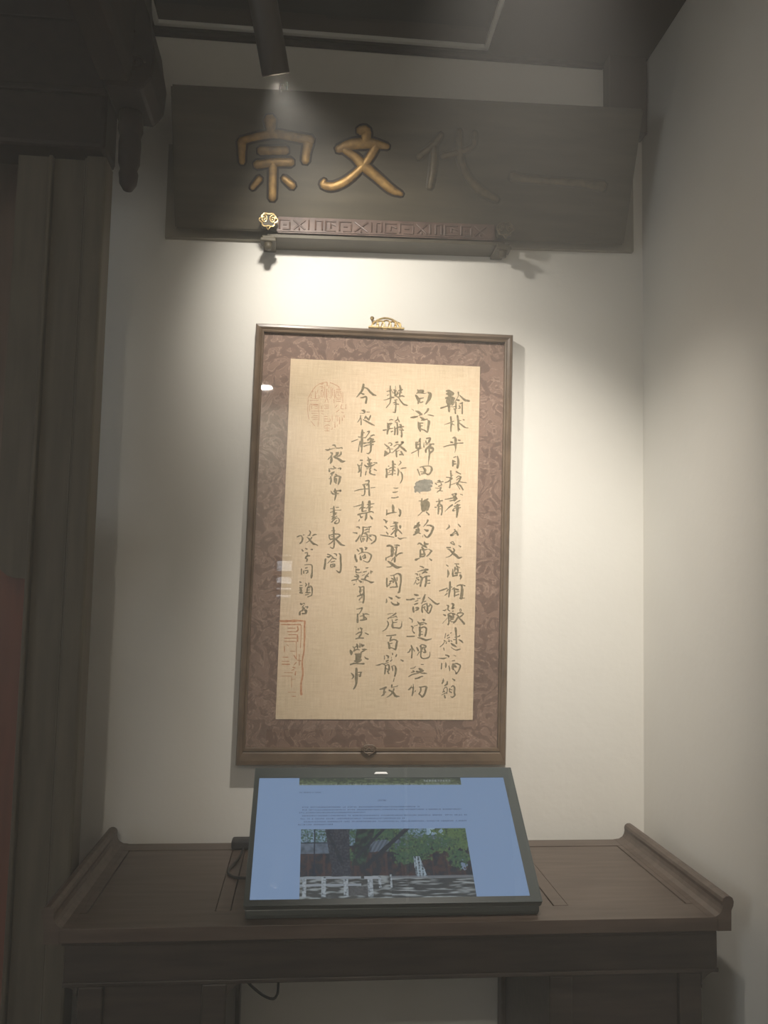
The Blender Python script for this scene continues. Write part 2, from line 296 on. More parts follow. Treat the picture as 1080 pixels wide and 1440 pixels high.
# ------------------------------------------------------------------ brush strokes: x z width, in tenths of a millimetre
INK = """3483 19662 42 3566 19666 52 3672 19607 42,3494 19589 52 3620 19583 84 3672 19596 42,3546 19644 63 3568 19487 73,3464 19472 42 3589 19488 84 3694 19471 52,3506 19432 52 3528 19307 52,3528 19380 125 3632 19395 125,3673 19438 52 3632 19353 52,3549 19308 73 3562 19119 42,3342 19205 42 3529 19275 26,3570 19308 31 3675 19323 21,3797 19643 42 3798 19548 16 3757 19463 16 3674 19333 16 3613 19247 10,3829 19571 21 3966 19450 52 4093 19423 42,3747 19441 42 3820 19433 42,3737 19378 31 3738 19231 42,3644 19248 16 3717 19261 21,3718 19188 42 3729 19073 31,3676 19197 21 3759 19211 21,3842 19340 21 3915 19374 31,3904 19374 31 3907 19080 37,3821 19286 31 3853 19256 26,3801 19212 21 3853 19225 21 3832 19255 21
3605 18985 42 3617 18828 42 3609 18598 31,3430 18769 10 3596 18828 26 3690 18873 21,3617 18818 31 3701 18769 21,3782 19023 42 3805 18866 52 3806 18710 42 3848 18648 31,3806 18710 42 3807 18605 21,3804 18877 21 3877 18900 21,3836 18826 31 3952 18736 42 4015 18707 21 4067 18708 21,3929 18923 21 3961 18914 31
3653 18422 21 3725 18435 52 3737 18332 62,3612 18317 42 3664 18308 42,3809 18376 31 3862 18367 31,3426 18186 21 3582 18233 31 3665 18246 31,3789 18292 21 3935 18302 31,3686 18247 42 3768 18291 52,3737 18352 62 3738 18228 52 3739 18124 21 3719 18040 10
3689 17914 21 3751 17937 26,3793 17949 31 3815 17814 52 3796 17648 52,3669 17841 31 3680 17769 52 3671 17685 31,3690 17821 42 3742 17802 21,3691 17738 31 3753 17750 31
3620 17560 41 3632 17395 36,3508 17391 21 3612 17384 21,3632 17446 21 3683 17448 10,3468 17245 21 3571 17290 31 3653 17364 41,3612 17363 41 3613 17239 31 3594 17125 41,3766 17543 42 3818 17514 31 3880 17485 31,3767 17388 21 3829 17432 26 3892 17402 42,3778 17327 21 3840 17380 21,3881 17402 42 3841 17298 36 3779 17213 31,3634 17199 16 3748 17243 16 3799 17265 16,3800 17234 41 3883 17175 41 3947 17074 31,3872 17278 21 3965 17270 21 4038 17262 21,3800 17193 21 3863 17092 21
3282 17291 21 3333 17293 41 3323 17251 31,3261 17250 21 3426 17275 26,3220 17228 31 3252 17198 31,3365 17242 21 3386 17181 31,3304 17148 31 3376 17181 21,3222 17104 15 3305 17096 15 3376 17129 31,3366 17098 31 3336 17046 31,3264 16992 21 3326 17035 26 3409 17027 21
3318 16819 21 3340 16728 41,3247 16746 21 3411 16781 31,3340 16738 41 3279 16634 31,3310 16665 31 3311 16542 41 3302 16429 31,3330 16696 31 3392 16647 41 3404 16504 31 3385 16411 36,3320 16624 21 3372 16636 21,3331 16563 21 3373 16564 21,3218 16601 31 3259 16602 21
3658 16942 31 3771 16976 31 3741 16913 41,3473 16813 15 3617 16838 31 3762 16883 31,3679 16922 21 3741 16862 83 3721 16789 52,3597 16776 21 3721 16800 31,3772 16883 21 3793 16832 31,3885 16958 21 3937 16939 21,3671 16675 41 3599 16622 31 3477 16495 10,3743 16718 31 3784 16750 21 3866 16793 31,3723 16635 31 3867 16680 31,3723 16594 16 3683 16521 31 3745 16533 16,3744 16595 31 3889 16609 21,3805 16678 62 3807 16545 62 3788 16360 36
3583 16160 15 3594 16099 41 3523 16036 21,3831 16177 31 3883 16117 31,3739 16042 31 3750 15991 31 3668 15917 21 3638 15886 51 3710 15898 31,3781 15991 41 3823 15901 52,3710 15918 15 3812 15951 15
3630 15692 21 3691 15724 21 3733 15664 31,3640 15682 21 3733 15644 31,3847 15626 21 3898 15596 31,3538 15568 36 3631 15570 31,3549 15528 10 3621 15509 41 3694 15429 51 3777 15370 62 3850 15311 51 3942 15333 15,3703 15551 21 3734 15511 41 3714 15450 41,3684 15409 31 3613 15346 21 3521 15314 15
3533 15121 21 3574 15092 31,3565 15001 15 3587 14910 51 3567 14808 20,3748 15156 21 3851 15148 31,3790 15137 21 3800 15086 31,3759 15065 41 3750 14964 31,3821 15087 41 3832 14965 41,3770 15025 21 3832 15016 31,3883 15057 21 3821 15066 21,3698 15013 21 3700 14902 41 3700 14851 41,3700 14841 41 3823 14864 31,3761 14923 31 3843 14935 21 3905 14926 21,3751 14903 21 3823 14904 31,3895 14865 51 3916 14825 51 3896 14764 21
3630 14688 41 3632 14527 51 3613 14406 41 3603 14305 31,3357 14452 26 3479 14494 31 3560 14526 26,3642 14557 31 3693 14558 15,3581 14496 31 3551 14435 20,3501 14344 20 3562 14395 31,3683 14498 20 3744 14539 31,3734 14539 31 3756 14418 41 3747 14317 31,3805 14581 21 3867 14612 31 3928 14603 41 3950 14482 62 3931 14300 72 3921 14260 41,3938 14623 21 4021 14595 26,3775 14509 41 3847 14491 41,3786 14429 20 3868 14451 21,3767 14338 31 3869 14380 21,3890 14280 41 4013 14282 15
3555 14093 20 3596 14074 41 3586 13983 31 3638 13944 20,3687 14135 41 3728 14106 51 3688 14005 31 3749 14036 31,3454 13961 15 3505 13962 31 3546 13993 15,3465 13861 20 3517 13832 41,3689 13945 20 3730 13945 20,3588 13863 31 3669 13894 31 3772 13866 31,3598 13843 41 3610 13723 31 3611 13643 31 3591 13603 41,3629 13823 51 3711 13785 51,3650 13764 41 3742 13785 31,3651 13724 31 3732 13745 20,3710 13865 41 3731 13805 41,3630 13703 20 3692 13674 20 3773 13695 26 3814 13746 41 3854 13817 31 3813 13856 31,3733 13645 31 3794 13696 31,3904 13928 20 3893 13988 20 3924 13998 20 3934 13948 20,3833 13887 31 3904 13908 31 3986 13889 26 3936 13828 31 3854 13777 31,3854 13787 31 3937 13718 41 4009 13628 51,3589 13783 10 3508 13701 10 3448 13631 10
3532 13372 20 3513 13262 20,3563 13313 20 3614 13343 25,3574 13253 20 3635 13284 25,3654 13384 20 3685 13404 15,3493 13202 20 3555 13173 15,3615 13224 20 3636 13174 20 3595 13183 20,3545 13133 31 3555 13143 31,3394 13042 20 3474 13112 20 3514 13182 10,3666 13204 20 3697 13175 20,3785 13515 51 3796 13435 51 3808 13286 31 3810 13126 41,3767 13285 20 3839 13296 20 3900 13327 31,3737 13225 20 3788 13226 20,3870 13227 20 3942 13188 41 3983 13148 20,3677 13125 31 3739 13085 51 3810 13046 20,3678 13035 10 3699 13015 15 3781 12966 20 3842 12967 31 3913 12988 20,3485 13013 20 3496 12953 20
3538 12835 30 3620 12806 36 3610 12776 20,3356 12753 10 3478 12745 36 3559 12765 15,3439 12625 30 3430 12486 35,3540 12646 20 3551 12577 41 3542 12517 20,3622 12567 20 3643 12498 30 3644 12439 20,3702 12687 15 3773 12698 25,3741 12837 10 3803 12807 15,3733 12618 30 3724 12539 61 3735 12469 30,3744 12588 51 3805 12539 51,3764 12618 20 3845 12619 31 3917 12570 36 3887 12461 31 3847 12401 25 3817 12371 41 3796 12420 20 3745 12479 20
3484 12240 15 3485 12180 40 3455 12121 30,3586 12171 30 3577 12102 41 3516 12062 20,3717 12242 20 3778 12202 41,3507 11993 20 3557 12033 20 3588 11984 20 3579 11865 20,3497 11983 20 3498 11914 30,3468 11904 20 3528 11924 20,3448 11835 15 3569 11895 20,3519 11826 30 3540 11767 40,3689 12034 20 3739 12064 30 3780 12005 41 3771 11896 41 3782 11827 41 3722 11778 30 3681 11797 20,3649 11994 30 3649 11925 30 3700 11896 30,3669 11974 20 3710 11965 20
2722 19674 21 2754 19633 62 2868 19648 52 2858 19596 31,2692 19568 16 2754 19592 42 2921 19577 16 2952 19599 16,2672 19525 31 2715 19464 73 2757 19382 73 2738 19298 31,2777 19435 42 2881 19460 26,2799 19331 31 2872 19355 26,2993 19611 31 3056 19561 83 3027 19434 73 2945 19295 31
2574 19156 10 2626 19116 16,2678 19107 21 2762 19069 62 2845 19009 31,2763 18985 16 2845 19030 41,3009 19172 52 2979 19108 42 2897 19021 16,2546 18925 21 2639 18939 52 2732 18963 31,3001 19015 16 3074 19007 31 3157 18989 21,2805 18945 31 2868 18906 62 2909 18886 41 2992 18900 26,2827 18862 21 2930 18877 31,2744 18818 21 2776 18756 72 2788 18653 72 2810 18570 31,2807 18789 31 2879 18791 26,2818 18716 31 2870 18718 16,2830 18633 31 2913 18605 31 2986 18556 41,3003 18869 31 3035 18828 62 3015 18702 52 3006 18598 41 2986 18545 21
2813 18383 41 2793 18320 52 2814 18290 41,2690 18286 21 2752 18278 41,2711 18276 52 2713 18131 52,2691 18213 41 2815 18238 31,2804 18259 41 2805 18155 52,2713 18121 41 2816 18135 41,2591 17993 26 2673 18037 21 2765 18091 21 2857 18136 15,2765 18112 41 2767 17988 26 2768 17905 15,2907 18283 16 2909 18158 31,2968 18389 31 3071 18403 41 3041 18308 52,2958 18326 31 2969 18264 31 3042 18287 31,2949 18222 16 3022 18235 16,3042 18246 21 3166 18250 41,3104 18237 31 3022 18162 52 2961 18098 41 2962 18025 41,3023 18152 52 3126 18145 62 3148 18083 41 3076 18019 52,3043 18142 41 3056 17997 41 3047 17873 36 3037 17810 21 3029 17686 10
2752 17574 31 2784 17493 31 2816 17412 21,2813 17628 21 2926 17662 21 3070 17667 26 3123 17606 52 3093 17502 41 3042 17449 41 2990 17458 31,2885 17640 31 2948 17560 62 2928 17487 52,2825 17515 21 2907 17507 21,2846 17454 21 2949 17477 31 3011 17448 31
2747 17183 123 2901 17229 144 3076 17254 113,2707 17100 103 2902 17126 165 3118 17153 62,2708 17028 72 2852 17063 123 3078 17059 82,2688 16997 31 2709 16977 31,2791 17000 41 2822 16959 21,2931 17312 41 2952 17271 41,3116 17287 41 3138 17215 41
2876 16817 31 2866 16766 31 2794 16754 15,2938 16768 31 3030 16811 36,2867 16725 51 2980 16718 123,2918 16696 123 2921 16532 123,3000 16718 123 3022 16657 123 3003 16534 82,2847 16673 21 2879 16592 41,2880 16470 21 2820 16407 15 2779 16375 15,2993 16473 31 3066 16403 36
2812 16203 31 2772 16151 61,2824 16131 51 2722 16088 61 2681 16047 31,2783 16069 41 2805 16009 51,2743 16007 51 2805 15988 61,2724 15946 61 2806 15948 51,2765 15927 31 2674 15874 36,2806 15927 31 2857 15908 20,3037 16259 51 3007 16197 31 2926 16093 15,3008 16126 21 3090 16128 36 3173 16089 51 3153 15997 51 3103 15894 51 3022 15821 41 2939 15890 20,2948 16022 20 3010 15993 51 3041 15994 51,2909 15859 15 2910 15818 10
2779 15632 20 2830 15664 41 2892 15625 41,2952 15707 20 2973 15647 61 3055 15649 31,2913 15605 41 2974 15586 51 3016 15556 31,2853 15482 41 2854 15381 41 2855 15320 51,2853 15502 20 2955 15494 31 3057 15517 15 3119 15488 31 3150 15468 41,3140 15468 41 3079 15385 36 3019 15334 26,2935 15484 41 2967 15363 51,2875 15381 41 2936 15382 31,2876 15320 41 2957 15332 31,2893 15564 41 2934 15504 51,2734 15237 51 2805 15268 31 2856 15290 10,3091 15274 20 3143 15235 41
2848 15077 20 2910 15058 36 2951 15029 20,2789 14935 15 2931 14978 31 3054 14990 41,3002 15010 31 2983 14949 51,2902 14887 20 2963 14928 41 3034 14919 31,2729 14883 15 2780 14874 31 2781 14834 15,2821 14845 15 2861 14876 15,2761 14773 31 2822 14784 20,2782 14743 20 2823 14724 41,2752 14723 20 2732 14662 20 2692 14601 10,2763 14642 31 2784 14613 20 2834 14654 20,2852 14825 31 2904 14766 51 2884 14685 46 2866 14564 36,2924 14776 20 3005 14818 31 3107 14830 26,3015 14808 51 3017 14687 51 2988 14566 41,3047 14718 20 3108 14719 31,3048 14637 20 3109 14649 31
2716 14350 30 2767 14341 51 2818 14332 30,2516 14217 35 2607 14218 35 2688 14240 41 2728 14240 20,2789 14241 20 2870 14263 20,2739 14180 20 2810 14201 25,2720 14100 30 2801 14131 36,2690 14039 30 2691 13979 51 2703 13910 41,2752 14010 30 2812 14021 41 2813 13981 41 2753 13950 30,2991 14355 31 2961 14264 51 2932 14183 30 2902 14123 20,2953 14174 20 3013 14185 25,3073 14286 20 3135 14237 25 3217 14168 41 3299 14119 41 3360 14140 25,2923 14083 25 2914 13983 41 2926 13903 36,2933 14083 20 3014 14125 25,2934 14023 20 2995 14044 30,3034 14135 31 3056 14025 41 3057 13945 41,3116 14116 31 3168 14067 31 3148 13986 31 3119 13916 36 3078 13885 30 3017 13944 20 2975 14004 30,3056 14055 31 3117 14076 31
2593 13758 20 2644 13729 30 2675 13690 30 2666 13640 15,2647 13550 30 2688 13520 35 2679 13441 20 2731 13372 35,2718 13551 15 2809 13582 15,2540 13290 30 2732 13297 30,2807 13672 20 2849 13622 51,2938 13723 30 2979 13714 41 2959 13684 20,2869 13623 41 2950 13644 25 3031 13615 30,2869 13583 41 2960 13604 20,2870 13523 61 2872 13403 51 2863 13304 51,2891 13503 30 2971 13534 30 3033 13495 41 3024 13385 41 3005 13306 41,2892 13414 20 2932 13414 20,2893 13344 20 2944 13345 20,2813 13263 15 2915 13245 40 3016 13206 41 3097 13217 30 3168 13238 15
2654 13063 30 2675 13004 40 2677 12905 30 2669 12756 35,2636 12974 30 2606 12914 30 2566 12884 25,2696 12994 20 2737 12925 30,2796 13015 30 2838 12936 40,2877 13046 30 2917 13086 20 2978 13077 30 3029 13047 40 2989 12987 30,2897 13066 30 2908 12957 40 2900 12808 30 2921 12759 30,2918 13006 30 2978 13027 30,2918 12967 30 2959 12987 20,2999 12968 40 3020 12898 40 2970 12898 30,2859 12897 20 2939 12927 25,2809 12817 15 2849 12887 20,2921 12749 25 3002 12740 30 3103 12770 30 3133 12830 20 3132 12910 10
2913 12590 20 2974 12591 20,2643 12489 15 2723 12500 20 2773 12540 15,2664 12391 20 2745 12411 30,2704 12440 20 2745 12411 30,2864 12491 40 2926 12442 71 2976 12433 30,2795 12412 40 2906 12403 40,2906 12373 20 2987 12374 30 3058 12365 20,2596 12282 20 2705 12342 30 2866 12373 15,2767 12234 30 2848 12254 35 2908 12284 30 2968 12295 15
2591 11957 20 2630 11977 40 2670 12036 20 2669 12066 10,2670 12017 20 2731 11998 30,2719 12106 10 2720 11997 30 2712 11889 40 2693 11811 30,2762 11909 20 2782 11939 20,2871 12028 20 2931 12028 25 3032 12044 30 3083 12010 20,2911 12018 40 2912 11940 35 2873 11861 30,2863 11861 30 2914 11822 30 2955 11783 40 3014 11862 45 3043 11960 45 3052 12019 40
2006 19740 31 2009 19583 41 2022 19427 41 2004 19291 26 1943 19205 26 1903 19151 15,1916 19590 21 1998 19614 26 2049 19637 21,1928 19486 21 1979 19509 15,2060 19596 21 2082 19555 21,2140 19745 16 2142 19651 15,2101 19639 31 2153 19620 41 2123 19567 52 2144 19505 41,2205 19591 31 2185 19527 41 2124 19483 31,2053 19439 41 2104 19441 31,2254 19760 41 2277 19646 52 2258 19541 41 2259 19457 31,2225 19623 31 2328 19659 31,2226 19550 21 2309 19574 21,2228 19466 21 2320 19491 31 2372 19472 26,1838 19357 10 1919 19381 21 2001 19416 31,2145 19484 31 2228 19435 26 2292 19343 36 2376 19263 41 2459 19245 31,2126 19368 31 2188 19381 26,2086 19294 15 2158 19317 41,2107 19253 10 2169 19266 31 2231 19268 31,2158 19338 31 2160 19213 31 2151 19109 41 2142 19046 31 2080 19054 15
1991 18832 15 2042 18855 31 2094 18846 21,1941 18758 21 1972 18717 62 1974 18624 62 1955 18540 41 1946 18468 31,1972 18738 41 2064 18752 31,2044 18751 21 2034 18699 15,1841 18568 36 1923 18581 31,1974 18614 31 2097 18628 21,2047 18533 31 2098 18556 21,2216 18934 21 2207 18861 31 2146 18817 21,2227 18862 31 2259 18800 26,2146 18786 21 2208 18788 21,2198 18777 31 2210 18653 41 2213 18466 41,2138 18671 31 2150 18568 41 2141 18464 41,2260 18728 21 2302 18719 41 2282 18635 31,2180 18631 31 2282 18676 31 2375 18680 26,2302 18698 41 2345 18596 21,2263 18593 31 2376 18586 26,2314 18574 31 2326 18470 41 2317 18408 41
1879 18207 20 1941 18157 36 2003 18118 41,1981 18231 21 2042 18243 26 2074 18193 26 2033 18171 21,1942 18085 20 2003 18108 31,2014 18087 31 2026 18005 31 1985 17963 31 1904 17919 31,1902 18022 41 1924 17961 82 1884 17897 31,2024 18088 21 2106 18085 15,2047 17985 15 2108 17987 15,2175 18258 41 2227 18270 41,2319 18273 41 2371 18275 41 2310 18211 41 2229 18115 41 2168 18061 31 2108 18008 21,2126 18153 21 2207 18207 21 2269 18199 26,2290 18159 41 2373 18099 51 2446 18040 41,2189 18031 41 2202 17887 36,2210 18032 21 2271 18055 10,2313 18025 41 2344 17974 41 2376 17934 31,2273 17941 31 2335 17953 41
2101 17771 41 2114 17658 51 2106 17503 41 2097 17400 31,1941 17560 41 1953 17468 41 1945 17344 46,1991 17633 31 2012 17634 20,1972 17540 20 2033 17573 15,2033 17583 31 2094 17606 20,2014 17511 20 2095 17534 20,1974 17448 15 2035 17480 15,1975 17407 20 2117 17442 26,2154 17690 31 2185 17680 20,2135 17617 20 2176 17608 20,2136 17545 31 2167 17515 31,2138 17442 15 2179 17444 20,2286 17776 21 2317 17736 26 2257 17662 15,2320 17582 21 2371 17594 31 2453 17606 21,2238 17579 21 2260 17508 41 2241 17405 31,2311 17499 21 2353 17418 41 2355 17305 31 2306 17201 20
2134 17073 15 2195 17065 26 2256 17077 20,2115 16960 20 2176 16962 31 2248 16984 15,2087 16816 26 2179 16819 26 2260 16841 31
2121 16643 20 2132 16572 61 2133 16491 51 2144 16450 61,1970 16507 20 1972 16415 31 1962 16364 20,1972 16395 41 2053 16418 31 2155 16441 31 2226 16442 15,2275 16535 20 2317 16486 51 2319 16394 41 2299 16342 31,2278 16372 20 2299 16363 31
1893 16251 25 1955 16212 41 1956 16161 25,1995 16213 20 1965 16181 20,1916 16079 20 1957 16059 30 1989 16020 30,1970 15928 25 2011 15878 36,1819 15853 20 1941 15836 30 2063 15819 25 2165 15801 20,2267 15793 20 2329 15764 41 2400 15786 20 2501 15798 10,2159 16196 31 2190 16177 31,2139 16155 20 2261 16179 31,2210 16188 51 2223 16015 71 2204 15913 41 2216 15832 51,2069 16072 15 2181 16095 20,2171 16044 20 2131 16003 31,2183 15984 20 2143 15922 31 2093 15870 30,2253 16006 31 2315 15956 31 2367 15897 25,2323 16089 61 2324 16038 31
1996 15574 41 2067 15586 51 2129 15557 30,2179 15599 15 2250 15600 41 2311 15591 31,2129 15547 61 2131 15446 81 2123 15325 61,2190 15548 30 2251 15550 41,2231 15539 41 2232 15458 30 2213 15377 51 2234 15317 41,2150 15477 30 2191 15478 20,1971 15271 30 1972 15211 30,1992 15272 20 2072 15314 25 2153 15335 20,2234 15327 30 2294 15379 30 2355 15400 36 2396 15401 25,2194 15296 41 2195 15215 51 2196 15165 30,2154 15265 30 2115 15193 20,2013 15191 15 2075 15152 51 2157 15094 71 2259 15035 61 2381 15048 15,2137 15073 30 2077 15042 20 1996 15040 15
2001 14749 40 2003 14638 40 2015 14539 40,2091 14821 15 2182 14833 20 2262 14874 30 2343 14846 51 2365 14746 41 2357 14615 41 2339 14514 41 2330 14424 51 2300 14393 40,2182 14833 30 2193 14752 30,2122 14751 30 2184 14712 40 2164 14651 40,2083 14670 40 2143 14691 30,2064 14610 30 2104 14630 30,2024 14559 30 2084 14590 20,2203 14773 30 2224 14693 40 2256 14593 40 2267 14553 30,2264 14774 30 2265 14693 20,2096 14520 30 2156 14531 25 2227 14532 30 2277 14543 40
2000 14228 20 2011 14168 40 1992 14128 20,2060 14279 20 2131 14240 50 2151 14231 30,2241 14302 30 2312 14263 40 2363 14264 15,2122 14150 20 2174 14101 40 2245 14082 50 2315 14103 51 2284 14143 30
2037 13840 15 2117 13861 15 2178 13862 15,2248 13873 30 2218 13843 40 2138 13792 20 2049 13731 30,2119 13751 20 2199 13773 20 2249 13793 30 2280 13764 20,2030 13671 20 2061 13611 35 2042 13532 30 1993 13461 25 1914 13411 15,2150 13712 20 2171 13633 30 2163 13553 50 2184 13504 40,2181 13633 30 2282 13644 15,2241 13693 30 2291 13714 30,2184 13504 30 2264 13505 30 2345 13496 40 2395 13546 30 2403 13666 10
2016 13303 20 2127 13305 30 2257 13326 30,2137 13275 30 2118 13195 40,2109 13175 40 2189 13206 30 2259 13197 30 2300 13158 40,2290 13158 40 2272 13059 50 2253 12959 45,2069 13135 40 2091 13056 50 2102 12987 50,2110 13106 20 2170 13117 20,2132 13008 20 2192 12988 20 2233 12959 30
2174 12870 20 2185 12830 30,2266 12782 30 2285 12831 30,1975 12798 20 1976 12710 20,2025 12809 30 2075 12780 40 2066 12740 30,2027 12661 40 2077 12691 30,2128 12662 20 2167 12702 25,2156 12771 10 2157 12731 10,2388 12704 20 2449 12675 40,1759 12560 10 1839 12570 30 1918 12601 20 1959 12591 30 1999 12562 20,1978 12601 20 2078 12632 20,2009 12562 30 2001 12444 40 1993 12346 30,2029 12562 20 2089 12573 30 2101 12474 40 2072 12405 30,2021 12484 20 2061 12464 30,2052 12425 20 2093 12356 35,2170 12534 30 2191 12475 30 2192 12426 20,2180 12544 20 2240 12554 20 2271 12476 50 2263 12377 45 2244 12289 30,2235 12249 15 2216 12161 20
1870 11962 20 1949 11982 40 2029 12012 50,1989 11983 40 1981 11894 40 1972 11836 40 1913 11796 15,1991 11875 20 2031 11904 20,2178 12072 40 2169 12013 30,2169 12013 20 2269 12034 15 2328 12054 20,2229 11984 30 2210 11915 40 2171 11856 30 2122 11807 30 2053 11768 15,2110 11944 40 2170 11915 40 2231 11857 50 2282 11798 50 2373 11789 20
1305 19754 51 1297 19670 62 1268 19585 51 1208 19500 41 1138 19414 20,1338 19671 21 1410 19643 41 1484 19562 51 1567 19493 51 1640 19475 26,1259 19512 31 1321 19494 41,1241 19397 26 1302 19409 36 1373 19433 41 1395 19382 41 1377 19267 51
1278 19066 31 1340 19057 61 1351 19006 31,1229 18991 10 1331 18995 20,1402 19029 20 1484 19032 15,1250 18940 15 1241 18867 31 1202 18793 20 1172 18751 15,1262 18858 20 1264 18764 31 1265 18692 31,1384 18914 41 1354 18861 31,1405 18883 41 1436 18843 41,1506 18939 31 1487 18886 41 1457 18823 41,1314 18828 20 1417 18780 36 1521 18722 41 1614 18684 20
1299 18569 20 1300 18497 51 1292 18383 51 1295 18228 61 1297 18125 41 1290 17971 25,1280 18465 31 1351 18488 31,1201 18370 25 1282 18362 20,1030 18240 20 1111 18274 25 1192 18307 15,1334 18353 20 1385 18355 26,1254 18248 41 1226 18144 20 1208 17999 31,1265 18207 20 1267 18124 31,1347 18210 41 1418 18222 20,1348 18127 31 1429 18161 26 1490 18173 20,1422 18511 20 1483 18524 36 1444 18440 20 1395 18366 20,1517 18401 31 1588 18434 31 1618 18425 20,1507 18359 41 1447 18295 41,1447 18316 31 1528 18329 41 1590 18311 51,1549 18320 41 1571 18238 41,1448 18223 31 1571 18248 31 1632 18271 26,1470 18172 20 1592 18187 31,1519 18277 51 1532 18133 46 1524 18009 41 1474 17946 31 1423 17955 15
1264 17765 36 1315 17766 36,1306 17704 31 1297 17622 31,1195 17660 20 1226 17610 30 1277 17642 20,1237 17579 41 1249 17487 41 1209 17445 20,1288 17591 31 1290 17458 30 1283 17345 30,1456 17853 20 1488 17782 51 1499 17700 41,1447 17770 31 1538 17794 31,1378 17645 31 1420 17605 41,1449 17678 31 1561 17702 41,1480 17658 51 1541 17640 51,1601 17714 15 1693 17706 36,1420 17595 31 1501 17608 41 1582 17641 31 1643 17674 20,1421 17544 20 1472 17556 20,1422 17493 20 1404 17390 31,1543 17578 31 1513 17547 31 1524 17496 41 1515 17444 41 1587 17405 25 1658 17397 25,1625 17540 31 1687 17511 25
1397 17226 15 1447 17237 31 1498 17239 41 1489 17188 31,1489 17177 41 1502 17035 41 1516 16862 46,1338 17132 30 1439 17155 20 1490 17157 20,1368 17123 41 1390 17052 41 1393 16909 30 1364 16857 25 1313 16856 20,1128 16963 15 1229 16996 25 1350 17020 25 1492 17034 20,1543 17056 15 1654 17070 20,1430 17114 20 1470 17136 20
1347 16694 41 1348 16623 51 1340 16521 51 1341 16450 40,1116 16556 15 1237 16589 25 1328 16622 25,1309 16551 30 1269 16499 20,1360 16542 30 1421 16543 20,1519 16709 61 1521 16607 61 1523 16505 51 1513 16465 30,1459 16626 20 1500 16627 30,1561 16639 20 1642 16651 20,1441 16524 15 1501 16566 30,1552 16557 20 1603 16569 20,1342 16440 25 1442 16463 25,1232 16356 40 1322 16388 30 1454 16412 25 1564 16446 30 1626 16427 30,1443 16412 41 1446 16300 51 1417 16218 25,1283 16347 30 1314 16287 40,1314 16287 30 1354 16308 20,1546 16333 20 1598 16264 51,1275 16235 20 1255 16194 20
1198 16041 20 1259 16042 30 1279 16013 30,1110 15897 15 1181 15889 30 1222 15870 20,1221 15900 20 1201 15889 20,1195 15677 40 1245 15739 40 1284 15811 30 1303 15851 15,1360 16045 25 1461 16037 20 1572 16060 30,1370 16025 40 1372 15924 40 1334 15822 30 1315 15741 30 1337 15660 30,1412 15965 20 1492 15997 30,1532 16029 20 1523 15968 30,1413 15905 20 1514 15927 25 1534 15918 20,1393 15874 20 1454 15875 40,1354 15802 20 1445 15814 20,1474 15866 30 1487 15765 40 1468 15674 25,1356 15742 20 1416 15743 20,1375 15782 15 1377 15682 30,1416 15763 15 1417 15703 15,1515 15836 20 1616 15849 20 1698 15810 35 1690 15709 40 1620 15647 30 1580 15616 15,1516 15786 20 1558 15746 30,1536 15806 20 1577 15817 30,1558 15736 20 1599 15707 30
1230 15467 30 1271 15427 35,1290 15498 20 1351 15489 50 1362 15419 50,1420 15531 20 1471 15512 40 1442 15471 30,1182 15335 30 1194 15255 50 1226 15165 45,1273 15347 15 1343 15389 20 1443 15401 20 1524 15382 25 1596 15324 40 1577 15243 35 1539 15171 35 1488 15150 25 1387 15188 15,1314 15308 30 1326 15227 50 1346 15208 30,1365 15278 20 1395 15309 30,1424 15340 40 1446 15260 40,1386 15249 30 1446 15260 30
1169 15033 20 1219 15014 40,1211 14954 40 1291 14956 40,1210 14984 20 1212 14904 30,1212 14884 30 1273 14875 20 1353 14897 15,1213 14844 20 1274 14805 40,1174 14783 20 1275 14775 60,1254 14815 40 1256 14725 40,1106 14672 25 1176 14693 30 1276 14715 25,1226 14674 15 1227 14644 15,1286 14685 20 1348 14647 50,1397 14677 10 1389 14607 10,1158 14573 20 1188 14584 20,1461 14999 20 1521 15010 25,1403 14898 30 1483 14919 20,1544 14880 20 1475 14799 40 1437 14718 40,1475 14799 20 1526 14790 30,1593 14942 20 1595 14861 20,1574 14901 20 1634 14912 25,1374 14807 15 1434 14838 15,1356 14717 30 1437 14708 40 1538 14670 30 1609 14641 45 1680 14653 15
1290 14526 20 1331 14496 40 1323 14396 30 1344 14317 20,1340 14516 15 1410 14528 30,1420 14528 30 1424 14358 40 1427 14209 40 1408 14119 40,1342 14437 15 1402 14448 15,1302 14406 20 1362 14407 20,1255 14276 20 1344 14317 40 1404 14338 40,1374 14317 30 1376 14238 20,1346 14247 20 1307 14187 30,1308 14137 10 1388 14138 10
1251 13957 20 1341 13978 25 1391 13989 30 1353 13899 25 1304 13829 20,1274 13838 30 1276 13739 40 1278 13630 50,1414 13850 30 1435 13781 40 1437 13702 50,1414 13831 20 1494 13842 30 1565 13823 25,1335 13780 15 1435 13801 25,1347 13681 30 1417 13692 40 1507 13703 25,1456 13762 30 1507 13723 30
1301 13482 20 1302 13442 20,1351 13483 40 1402 13464 30,1382 13443 25 1383 13404 30,1245 13323 20 1323 13373 30 1383 13384 25,1393 13384 30 1365 13315 40 1326 13265 40,1247 13214 30 1326 13235 30 1436 13237 30,1474 13366 20 1554 13327 30
